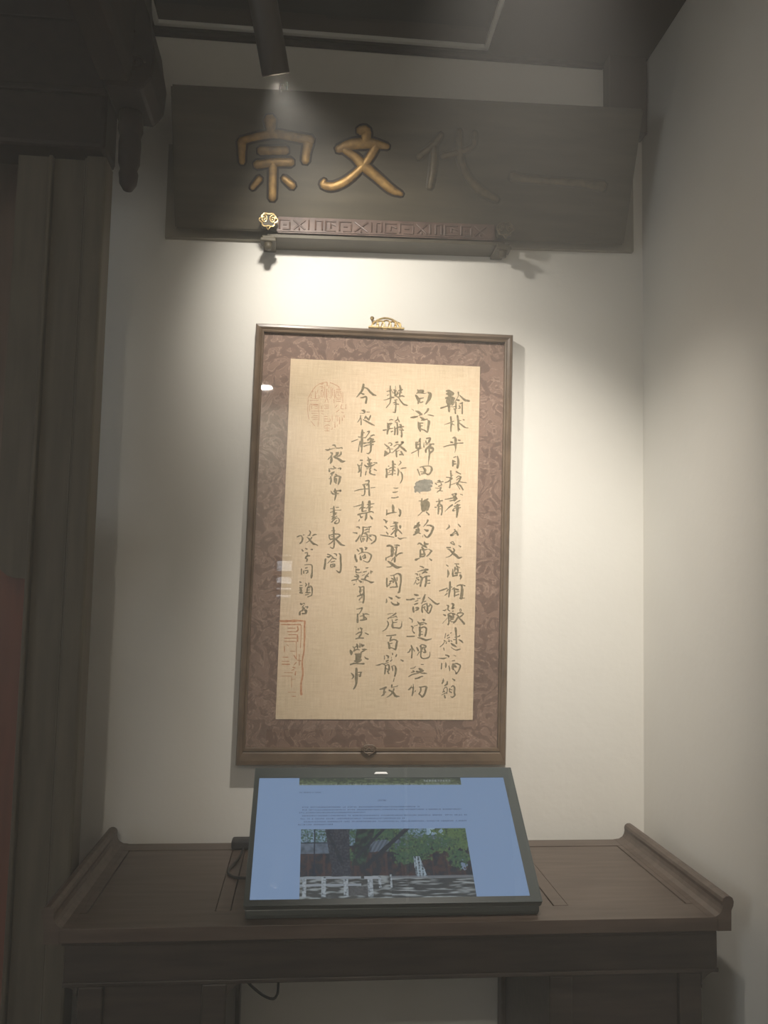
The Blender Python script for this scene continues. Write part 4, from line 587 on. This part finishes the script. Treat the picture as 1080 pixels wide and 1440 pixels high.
# ================================================================== FRAMED CALLIGRAPHY
pic = thing('framed_calligraphy', 'tall framed calligraphy with six columns of brush writing, hung above the screen', 'picture', (0.18, 0, 1.01))
def sh(x, z): return x + (z-2.12)*0.0135
FX0, FX1, FZ0, FZ1 = -0.150, 0.524, 1.010, 2.123
def fmap(a, b, d): return Vector((sh(a, b), d, b))
# moulding: section (inward distance t, depth y), swept round the four sides, one rail per side
sec = [(0, 0.0), (0, -0.036), (0.003, -0.041), (0.009, -0.042), (0.013, -0.039), (0.015, -0.0375), (0.018, -0.040), (0.021, -0.039), (0.022, -0.0345), (0.022, 0.0)]
secb = [(0, 0.0), (0, -0.034), (0.003, -0.040), (0.012, -0.041), (0.030, -0.040), (0.034, -0.038), (0.036, -0.041), (0.042, -0.041), (0.043, -0.033), (0.043, 0.0)]
def rail_mesh(name, pa, pb, ina, inb, section):
    bm = bmesh.new(); A = []; B = []
    for t_, y in section:
        A.append(bm.verts.new(fmap(pa[0]+ina[0]*t_, pa[1]+ina[1]*t_, y))); B.append(bm.verts.new(fmap(pb[0]+inb[0]*t_, pb[1]+inb[1]*t_, y)))
    n = len(section)
    for i in range(n): bm.faces.new((A[i], A[(i+1) % n], B[(i+1) % n], B[i]))
    bm.faces.new(A[::-1]); bm.faces.new(B)
    return link_mesh(name, bm, MAT['frame_wood'], pic)
kb = 0.043/0.022
rail_mesh('frame_rail', (FX0, FZ1), (FX1, FZ1), (1, -1), (-1, -1), sec)
rail_mesh('frame_rail', (FX1, FZ1), (FX1, FZ0), (-1, -1), (-1, kb), sec)
rail_mesh('frame_rail', (FX1, FZ0), (FX0, FZ0), (-1/kb, 1), (1/kb, 1), secb)
rail_mesh('frame_rail', (FX0, FZ0), (FX0, FZ1), (1, kb), (1, -1), sec)
bm = bmesh.new(); add_extrude(bm, [(FX0+0.01, FZ0+0.01), (FX1-0.01, FZ0+0.01), (FX1-0.01, FZ1-0.01), (FX0+0.01, FZ1-0.01)], fmap, -0.002, -0.029)
link_mesh('mount', bm, MAT['brocade'], pic)
PX0, PX1, PZ0, PZ1 = -0.0575, 0.4385, 1.1215, 2.0355
bm = bmesh.new(); add_extrude(bm, [(PX0, PZ0), (PX1+0.0, PZ0), (PX1, PZ1), (PX0, PZ1)], fmap, -0.0292, -0.0308)
paper = link_mesh('silk_sheet', bm, MAT['silk'], pic)
BLOT = 20
def inkmap(a, b, d): return Vector((a, d, b))
for i, s in enumerate(INK.split('\n')):
    bm = bmesh.new(); rr = random.Random(i)
    for q, P in enumerate(decode(s)): add_ribbon(bm, [(a, b, w_*1.14) for a, b, w_ in P], inkmap, rr, -0.03095-0.000012*q, 0.12, 4, 0.0010)
    link_mesh('ink_character', bm, MAT['blot' if i == BLOT else 'ink'], paper)
bm = bmesh.new()
for P in decode(OVAL_SEAL): add_ribbon(bm, [(a, b, w_*1.3) for a, b, w_ in P], inkmap, RND, -0.03095, 0.25, 4)
o = link_mesh('seal', bm, MAT['seal_faint'], paper); o['label'] = 'faint oval seal at top left of the sheet'; o['kind'] = 'stuff'
bm = bmesh.new()
for P in decode(RECT_SEAL): add_ribbon(bm, P, inkmap, RND, -0.03095, 0.25, 4)
o = link_mesh('seal', bm, MAT['seal_red'], paper); o['label'] = 'worn red square seal cut off by the left edge'; o['kind'] = 'stuff'
bm = bmesh.new(); add_extrude(bm, [(FX0+0.018, FZ0+0.035), (FX1-0.018, FZ0+0.035), (FX1-0.018, FZ1-0.018), (FX0+0.018, FZ1-0.018)], fmap, -0.0345, -0.0355)
link_mesh('cover_glass', bm, MAT['glass'], pic)
# gold openwork cloud on top, small one at the bottom
bm = bmesh.new()
add_box(bm, 0.140, 0.234, -0.042, -0.034, 2.1235, 2.1285, 0.0015)
for cx, r in ((0.158, 0.008), (0.172, 0.010), (0.187, 0.012), (0.203, 0.010), (0.217, 0.008)):
    P = [Vector((cx+r*math.cos(k*math.pi*1.6/14-0.3), -0.038, 2.133+ (r*1.35)*math.sin(k*math.pi*1.6/14-0.3)*0.8)) for k in range(15)]
    add_tube(bm, P, 0.0021, 6)
P = [Vector((0.148+0.076*k/16, -0.038, 2.128+0.024*math.sin(math.pi*k/16)**0.6)) for k in range(17)]
add_tube(bm, P, 0.0026, 6)
link_mesh('top_ornament', bm, MAT['gold'], pic)
o = cloud('bottom_ornament', 0.162, -0.047, 1.052, 0.034, 0.020, MAT['frame_wood'], pic, 0, 0.0016)
# nail in the wall
bm = bmesh.new(); add_tube(bm, [(0.151, -0.0005, 2.158), (0.151, -0.010, 2.158), (0.151, -0.014, 2.158)], [0.0025, 0.0035, 0.0055], 12)
tag(link_mesh('wall_nail', bm, MAT['gold'], None, True), 'small brass nail in the wall beside the gold ornament atop the frame', 'nail')

# ================================================================== TABLE with upturned ends
TZ = 0.831; TX0, TX1, TY0, TY1 = -0.431, 0.805, -0.550, -0.050
table = thing('side_table', 'long dark wooden table with upturned ends, standing against the wall', 'table', (0.187, -0.3, 0))
def top_piece(name, x0, x1, y0, y1, dz=0.0, bev=0.0008): return box(name, x0, x1, y0, y1, TZ-0.025, TZ+dz, MAT['top_wood'], table, bev)
g = 0.0016
LX0, LX1, MX0, MX1, RX0, RX1 = -0.397, -0.160, -0.130, 0.500, 0.531, 0.772
top_piece('front_rail', TX0, TX1, TY0, -0.478)
top_piece('back_rail', TX0, TX1, -0.100, TY1)
top_piece('end_rail', TX0, LX0-g, -0.478+g, -0.100-g); top_piece('end_rail', RX1+g, TX1, -0.478+g, -0.100-g)
top_piece('cross_rail', LX1+g, MX0-g, -0.478+g, -0.100-g); top_piece('cross_rail', MX1+g, RX0-g, -0.478+g, -0.100-g)
for a, b in ((LX0, LX1), (MX0, MX1), (RX0, RX1)): top_piece('top_panel', a, b, -0.478+g, -0.100-g, -0.0012)
bm = bmesh.new(); add_box(bm, TX0+0.005, TX1-0.005, TY0+0.01, TY1-0.005, TZ-0.034, TZ-0.0255, 0.002); link_mesh('underframe', bm, MAT['dark_wood'], table)
for s in (1, -1):
    prof = [(0.801, 0.806), (0.828, 0.806), (0.829, 0.844), (0.833, 0.852), (0.834, 0.860), (0.8315, 0.867), (0.826, 0.870), (0.819, 0.870), (0.813, 0.866), (0.811, 0.860), (0.812, 0.853), (0.810, 0.845), (0.806, 0.838), (0.797, 0.8325), (0.785, 0.8315), (0.785, 0.829), (0.801, 0.828)]
    bm = bmesh.new()
    add_extrude(bm, [((x if s == 1 else (TX0+TX1)-x), z) for x, z in prof], lambda a, b, d: Vector((a, d, b)), TY0-0.001, TY1+0.001)
    o = link_mesh('upturned_end', bm, MAT['top_wood'], table)
# apron
AZ = 0.718
box('apron', -0.424, 0.813, -0.524, -0.502, AZ, TZ-0.0345, MAT['dark_wood'], table, 0.003)
box('apron', -0.424, 0.813, -0.098, -0.076, AZ, TZ-0.0345, MAT['dark_wood'], table, 0.003)
box('apron_bead', -0.424, 0.813, -0.528, -0.524, AZ+0.002, AZ+0.010, MAT['dark_wood'], table, 0.0015)
for x in (-0.424, 0.791): box('end_apron', x, x+0.022, -0.5015, -0.0985, AZ, TZ-0.0345, MAT['dark_wood'], table, 0.003)
# two pedestals
for (x0, x1, r_in, s) in ((-0.398, -0.130, 0.030, -1), (0.480, 0.782, 0.003, 1)):
    for xx in (x0, x1-0.045):
        for yy in (-0.520, -0.125): box('leg', xx, xx+0.045, yy, yy+0.042, 0.0045, AZ-0.001, MAT['dark_wood'], table, 0.003)
    for yy in (-0.512, -0.110): box('pedestal_panel', x0+0.0455, x1-0.0455, yy, yy+0.018, 0.10, AZ-0.001, MAT['dark_wood'], table, 0.002)
    for xx in (x0+0.010, x1-0.026): box('pedestal_side', xx, xx+0.016, -0.4775, -0.1255, 0.10, AZ-0.001, MAT['dark_wood'], table, 0.002)
# corner brackets under the apron
def spandrel(xc, zt, dx, r):
    bm = bmesh.new(); pts = [(xc, zt), (xc+dx*r, zt)]
    for k in range(1, 8):
        a = k*math.pi/2/8; pts.append((xc+dx*(r-r*math.sin(a)), zt-(r-r*math.cos(a))))
    pts.append((xc, zt-r)); add_extrude(bm, pts, lambda a, b, d: Vector((a, d, b)), -0.520, -0.504)
    link_mesh('corner_bracket', bm, MAT['dark_wood'], table)
spandrel(-0.130, AZ, 1, 0.034); spandrel(-0.398, AZ, -1, 0.024); spandrel(0.782, AZ, 1, 0.030)

# cable loop below the table
bm = bmesh.new()
cp = [(-0.128, -0.30, 0.640), (-0.110, -0.30, 0.627), (-0.095, -0.30, 0.612), (-0.072, -0.30, 0.594), (-0.052, -0.30, 0.586), (-0.043, -0.30, 0.592), (-0.040, -0.30, 0.612), (-0.041, -0.30, 0.70), (-0.041, -0.29, 0.7965)]
Q = smooth_path([(p[0], p[2], 0.002) for p in cp], 5)
add_tube(bm, [Vector((q[0], -0.30, q[1])) for q in Q], 0.0028, 8)
tag(link_mesh('power_cable', bm, MAT['rubber'], None, True), 'thin black power cable hanging in a loop under the table', 'cable')

# ================================================================== DISPLAY SCREEN lying tilted on the table
SA = Vector((-0.103, -0.535, 0.860)); SU = Vector((1, 0, 0)); SV = Vector((0, 0.255, 0.196)).normalized(); SN = SU.cross(SV)
def smap(a, b, d): return SA + SU*a + SV*b + SN*d
scr = thing('display_screen', 'wide flat display screen lying tilted on the table, showing a web page', 'screen', (0.18, -0.4, TZ))
SW, SH = 0.565, 0.322
bm = bmesh.new(); add_extrude(bm, [(0, 0), (SW, 0), (SW, SH), (0, SH)], smap, -0.0015, -0.016)
bmesh.ops.bevel(bm, geom=list(bm.edges), offset=0.002, segments=2, affect='EDGES'); link_mesh('housing', bm, MAT['housing'], scr)
bm = bmesh.new(); add_extrude(bm, [(0.06, 0.04), (SW-0.06, 0.04), (SW-0.06, SH-0.03), (0.06, SH-0.03)], smap, -0.0162, -0.034)
link_mesh('rear_cover', bm, MAT['rubber'], scr)
sx0, sx1, sy0, sy1 = 0.0105, 0.5430, 0.0125, 0.2948
for nm, a0, a1, b0, b1 in (('bezel', 0, SW, 0, sy0), ('bezel', 0, SW, sy1, SH), ('bezel', 0, sx0, sy0, sy1), ('bezel', sx1, SW, sy0, sy1)):
    bm = bmesh.new(); add_extrude(bm, [(a0, b0), (a1, b0), (a1, b1), (a0, b1)], smap, -0.0014, 0.0); link_mesh(nm, bm, MAT['bezel'], scr)
bm = bmesh.new(); add_extrude(bm, [(sx0, sy0), (sx1, sy0), (sx1, sy1), (sx0, sy1)], smap, -0.0014, -0.0010); page = link_mesh('page', bm, MAT['display_page'], scr)
bm = bmesh.new(); add_extrude(bm, [(0.003, 0.003), (SW-0.003, 0.003), (SW-0.003, SH-0.003), (0.003, SH-0.003)], smap, 0.0003, 0.0009); link_mesh('cover_glass', bm, MAT['glass'], scr)
def fbm(x, y, s, seed=0.0, o=3):
    return mnoise.fractal(Vector((x*s+seed, y*s-seed, seed*0.7)), 1.0, 2.0, o)
def image_grid(name, a0, a1, b0, b1, nx, ny, fn):
    verts = []; faces = []; cols = []
    for j in range(ny+1):
        for i in range(nx+1):
            p = smap(a0+(a1-a0)*i/nx, b0+(b1-b0)*j/ny, -0.0007); verts.append(tuple(p - world_of(scr)))
    for j in range(ny):
        for i in range(nx):
            k = j*(nx+1)+i; faces.append((k, k+1, k+nx+2, k+nx+1)); cols.append(fn((i+.5)/nx, 1-(j+.5)/ny))
    me = bpy.data.meshes.new(name); me.from_pydata(verts, [], faces); me.update()
    at = me.color_attributes.new('tint', 'FLOAT_COLOR', 'CORNER')
    buf = np.repeat(np.array([(*c, 1.0) for c in cols], dtype=np.float32), 4, axis=0).ravel()
    at.data.foreach_set('color', buf)
    me.materials.append(MAT['display_image'])
    o = bpy.data.objects.new(name, me); COL.objects.link(o); o.parent = page
    return o
def mixc(a, b, t): t = max(0.0, min(1.0, t)); return tuple(a[k]*(1-t)+b[k]*t for k in range(3))
def courtyard(u, v):
    f1 = fbm(u*2.3, v, 14, 3.1); f2 = fbm(u*2.3, v, 40, 9.7, 2); f3 = fbm(u*2.3, v, 6, 17.3)
    dark = (0.020, 0.028, 0.038); green = (0.040, 0.085, 0.058); lime = (0.080, 0.135, 0.062); sky = (0.16, 0.24, 0.33); roof = (0.095, 0.125, 0.165)
    brown = (0.050, 0.036, 0.038)
    c = mixc(dark, brown, 0.5+f1*1.2)
    # sky and leaves along the top
    if v < 0.24 + 0.03*f3: c = mixc(mixc(green, sky, 0.5+1.6*f2), dark, 0.15-0.7*f1)
    # roofs
    if u < 0.20 and 0.21 < v < 0.37: c = mixc(roof, dark, 0.2-0.5*f1)
    if u < 0.20 and 0.20 < v < 0.215: c = dark
    if 0.34 < u < 0.68 and 0.15 < v < 0.36 - 0.1*(u-0.34):
        tl = 0.5+0.5*math.sin((u*1.0+v*0.25)*260); c = mixc(roof, dark, 0.55*tl + (0.35 if u < 0.42 else 0)) 
        if v < 0.17: c = dark
    if 0.60 < u < 1.0 and 0.12 < v < 0.28: c = mixc(roof, green, 0.5+f2)
    if 0.76 < u < 0.87 and 0.0 < v < 0.10: c = mixc(sky, (0.25, 0.36, 0.44), 0.5+f1)
    # dark hall wall
    if 0.37 < v < 0.70: 
        c = mixc(dark, brown, 0.4+1.3*f1)
        if abs((u*11) % 1 - 0.5) < 0.07: c = mixc(c, (0.060, 0.040, 0.042), 0.7)
    # foliage clumps
    for (cu, cv, ru, rv, col) in ((0.66, 0.30, 0.13, 0.17, green), (0.92, 0.16, 0.14, 0.24, lime), (0.80, 0.22, 0.13, 0.12, green), (0.30, 0.40, 0.06, 0.07, green), (0.62, 0.44, 0.08, 0.10, green), (0.93, 0.45, 0.06, 0.15, green), (0.46, 0.08, 0.16, 0.09, green)):
        d = ((u-cu)/ru)**2+((v-cv)/rv)**2
        if d < 1.0+1.1*f1+0.7*f2: c = mixc(col, mixc(dark, lime, 0.5+f2*1.5), 0.35+0.8*f1)
    # trunk and branches
    tw = 0.072-0.02*min(1, v*1.5) + (0.03*(v-0.55) if v > 0.55 else 0)
    if abs(u-(0.215+0.035*v)) < tw and v < 0.78: c = mixc((0.024, 0.030, 0.042), (0.05, 0.058, 0.072), 0.3+1.3*f2)
    if abs(u-(0.34-0.10*(v-0.5))) < 0.055-0.03*v and v < 0.55: c = mixc((0.020, 0.028, 0.034), green, 0.2+f1)
    for (ua, va, ub, vb, wd) in ((0.36, 0.60, 0.64, 0.0, 0.020), (0.33, 0.42, 0.50, 0.0, 0.014), (0.24, 0.5, 0.16, 0.05, 0.012)):
        t_ = max(0, min(1, ((u-ua)*(ub-ua)+(v-va)*(vb-va))/((ub-ua)**2+(vb-va)**2)))
        if math.hypot(u-ua-t_*(ub-ua), (v-va-t_*(vb-va))*0.45) < wd*0.8: c = (0.022, 0.030, 0.040)
    if abs(u-0.083) < 0.004 and v < 0.68: c = (0.02, 0.028, 0.045)
    # pale trailing shape right of centre
    if 0.42 < v < 0.80 and abs(u-(0.685+0.10*(v-0.5)*0.7)) < 0.018+0.05*(v-0.42):
        c = mixc((0.23, 0.29, 0.34), dark, 0.25+0.5*math.sin(u*330)+f2)
    if v > 0.36 and math.hypot((u-0.955)/0.016, (v-0.57)/0.06) < 0.8+1.2*f2: c = (0.13, 0.18, 0.26)
    # paved court with dappled light
    if v > 0.72 and u > 0.50: 
        q = fbm(u*10, v*42, 1.0, 5.0, 2); c = mixc((0.040, 0.046, 0.050), (0.22, 0.25, 0.26), q*2.2+0.12)
    if v > 0.70 and u > 0.52 and v < 0.735: c = mixc(c, (0.14, 0.16, 0.18), 0.7)
    # stone balustrade
    if v > 0.69 and u < 0.52:
        q = fbm(u*16, v*30, 1.0, 2.0, 2); c = mixc((0.045, 0.050, 0.052), (0.20, 0.23, 0.24), q*1.9+0.2)
        if u < 0.35 and (0.70 < v < 0.73 or 0.80 < v < 0.83): c = (0.20, 0.23, 0.26)
        if 0.27 < u < 0.40 and 0.84 < v < 0.96: c = mixc((0.05, 0.055, 0.06), (0.08, 0.085, 0.09), f2+0.5)
    for (pu, pv, pw) in ((0.025, 0.72, 0.012), (0.135, 0.70, 0.012), (0.262, 0.74, 0.013), (0.40, 0.72, 0.015), (0.455, 0.70, 0.008), (0.52, 0.68, 0.007)):
        if abs(u-pu) < pw and pv < v < (0.98 if pu < 0.43 else 0.86): c = mixc((0.26, 0.30, 0.33), dark, 0.15+f2)
    if 0.365 < u < 0.45 and 0.70 < v < 0.735: c = (0.24, 0.27, 0.30)
    return tuple(max(0.0, k)*1.0 + 0.012 for k in c)
image_grid('photo_on_page', 0.1025, 0.4395, 0.0128, 0.1655, 270, 130, courtyard)
def banner(u, v):
    f1 = fbm(u*6, v*0.6, 8, 1.1); f2 = fbm(u*8, v, 22, 4.0, 2)
    c = mixc((0.050, 0.060, 0.050), (0.11, 0.14, 0.085), 0.4+1.4*f1+0.6*(v-0.5)*2)
    if v > 0.75 and f2 > 0.10: c = (0.22, 0.25, 0.22)
    if 0.76 < u < 0.94 and 0.30 < v < 0.55 and (int(u*170) % 3) and f2 > -0.25: c = (0.22, 0.25, 0.24)
    if 0.40 < u < 0.53 and 0.08 < v < 0.16: c = (0.2, 0.2, 0.17)
    return c
image_grid('banner_on_page', 0.0960, 0.4470, 0.2755, 0.2946, 230, 14, banner)
# lines of small print
bm = bmesh.new(); rr = random.Random(11)
def print_line(a0, a1, b, h=0.0030, gap=0.35):
    a = a0
    while a < a1:
        wd = rr.uniform(0.0022, 0.0032)
        if rr.random() > 0.08:
            for q in range(3):
                if rr.random() < 0.85: add_extrude(bm, [(a, b+h*q/3), (a+wd*rr.uniform(0.6, 1), b+h*q/3), (a+wd*rr.uniform(0.6, 1), b+h*(q+0.45)/3), (a, b+h*(q+0.45)/3)], smap, -0.00085, -0.00075)
            if rr.random() < 0.8: add_extrude(bm, [(a+wd*0.4, b), (a+wd*0.6, b), (a+wd*0.6, b+h), (a+wd*0.4, b+h)], smap, -0.00085, -0.00075)
        a += wd*(1+gap*0.6)
print_line(0.0968, 0.1200, 0.2555); print_line(0.1245, 0.1420, 0.2555)
print_line(0.2619, 0.2815, 0.2340, 0.0038)
for a0, a1, b in ((0.1035, 0.350, 0.2180), (0.1040, 0.4411, 0.2112), (0.0979, 0.2335, 0.2045), (0.1040, 0.4466, 0.1968), (0.0979, 0.3142, 0.1895), (0.1040, 0.4445, 0.1822), (0.0960, 0.1700, 0.1755)):
    print_line(a0, a1, b)
o = link_mesh('page_text', bm, MAT['display_text'], page); o['kind'] = 'stuff'
# support: rear foot and front feet
box('rear_foot', 0.06, 0.30, -0.300, -0.270, TZ, 1.000, MAT['rubber'], scr, 0.004)
box('front_foot', -0.100, 0.458, -0.528, -0.505, TZ+0.0062, 0.852, MAT['housing'], scr, 0.003)
box('base_plate', -0.100, 0.458, -0.520, -0.270, TZ+0.0002, TZ+0.006, MAT['housing'], scr, 0.002)
# power adapter and lead behind the screen
bm = bmesh.new(); add_extrude(bm, [(0.258, 0.3035), (0.288, 0.3035), (0.2845, 0.3085), (0.2615, 0.3085)], smap, 0.0010, 0.0022); link_mesh('glint_patch', bm, MAT['glint_white'], scr)  # white piece on the bezel standing in for a lamp glint
ad = thing('power_adapter', 'small black power adapter on the table behind the screen', 'adapter', (-0.135, -0.10, TZ))
bm = bmesh.new(); add_box(bm, -0.163, -0.112, -0.112, -0.078, TZ+0.0003, TZ+0.024, 0.006); link_mesh('adapter_body', bm, MAT['rubber'], ad)
bm = bmesh.new(); Q = smooth_path([(-0.135, -0.112, 0), (-0.140, -0.18, 0), (-0.155, -0.26, 0), (-0.14, -0.30, 0), (-0.104, -0.31, 0)], 5)
add_tube(bm, [Vector((q[0], q[1], TZ+0.0036)) for q in Q], 0.003, 8); link_mesh('lead', bm, MAT['rubber'], ad, True)
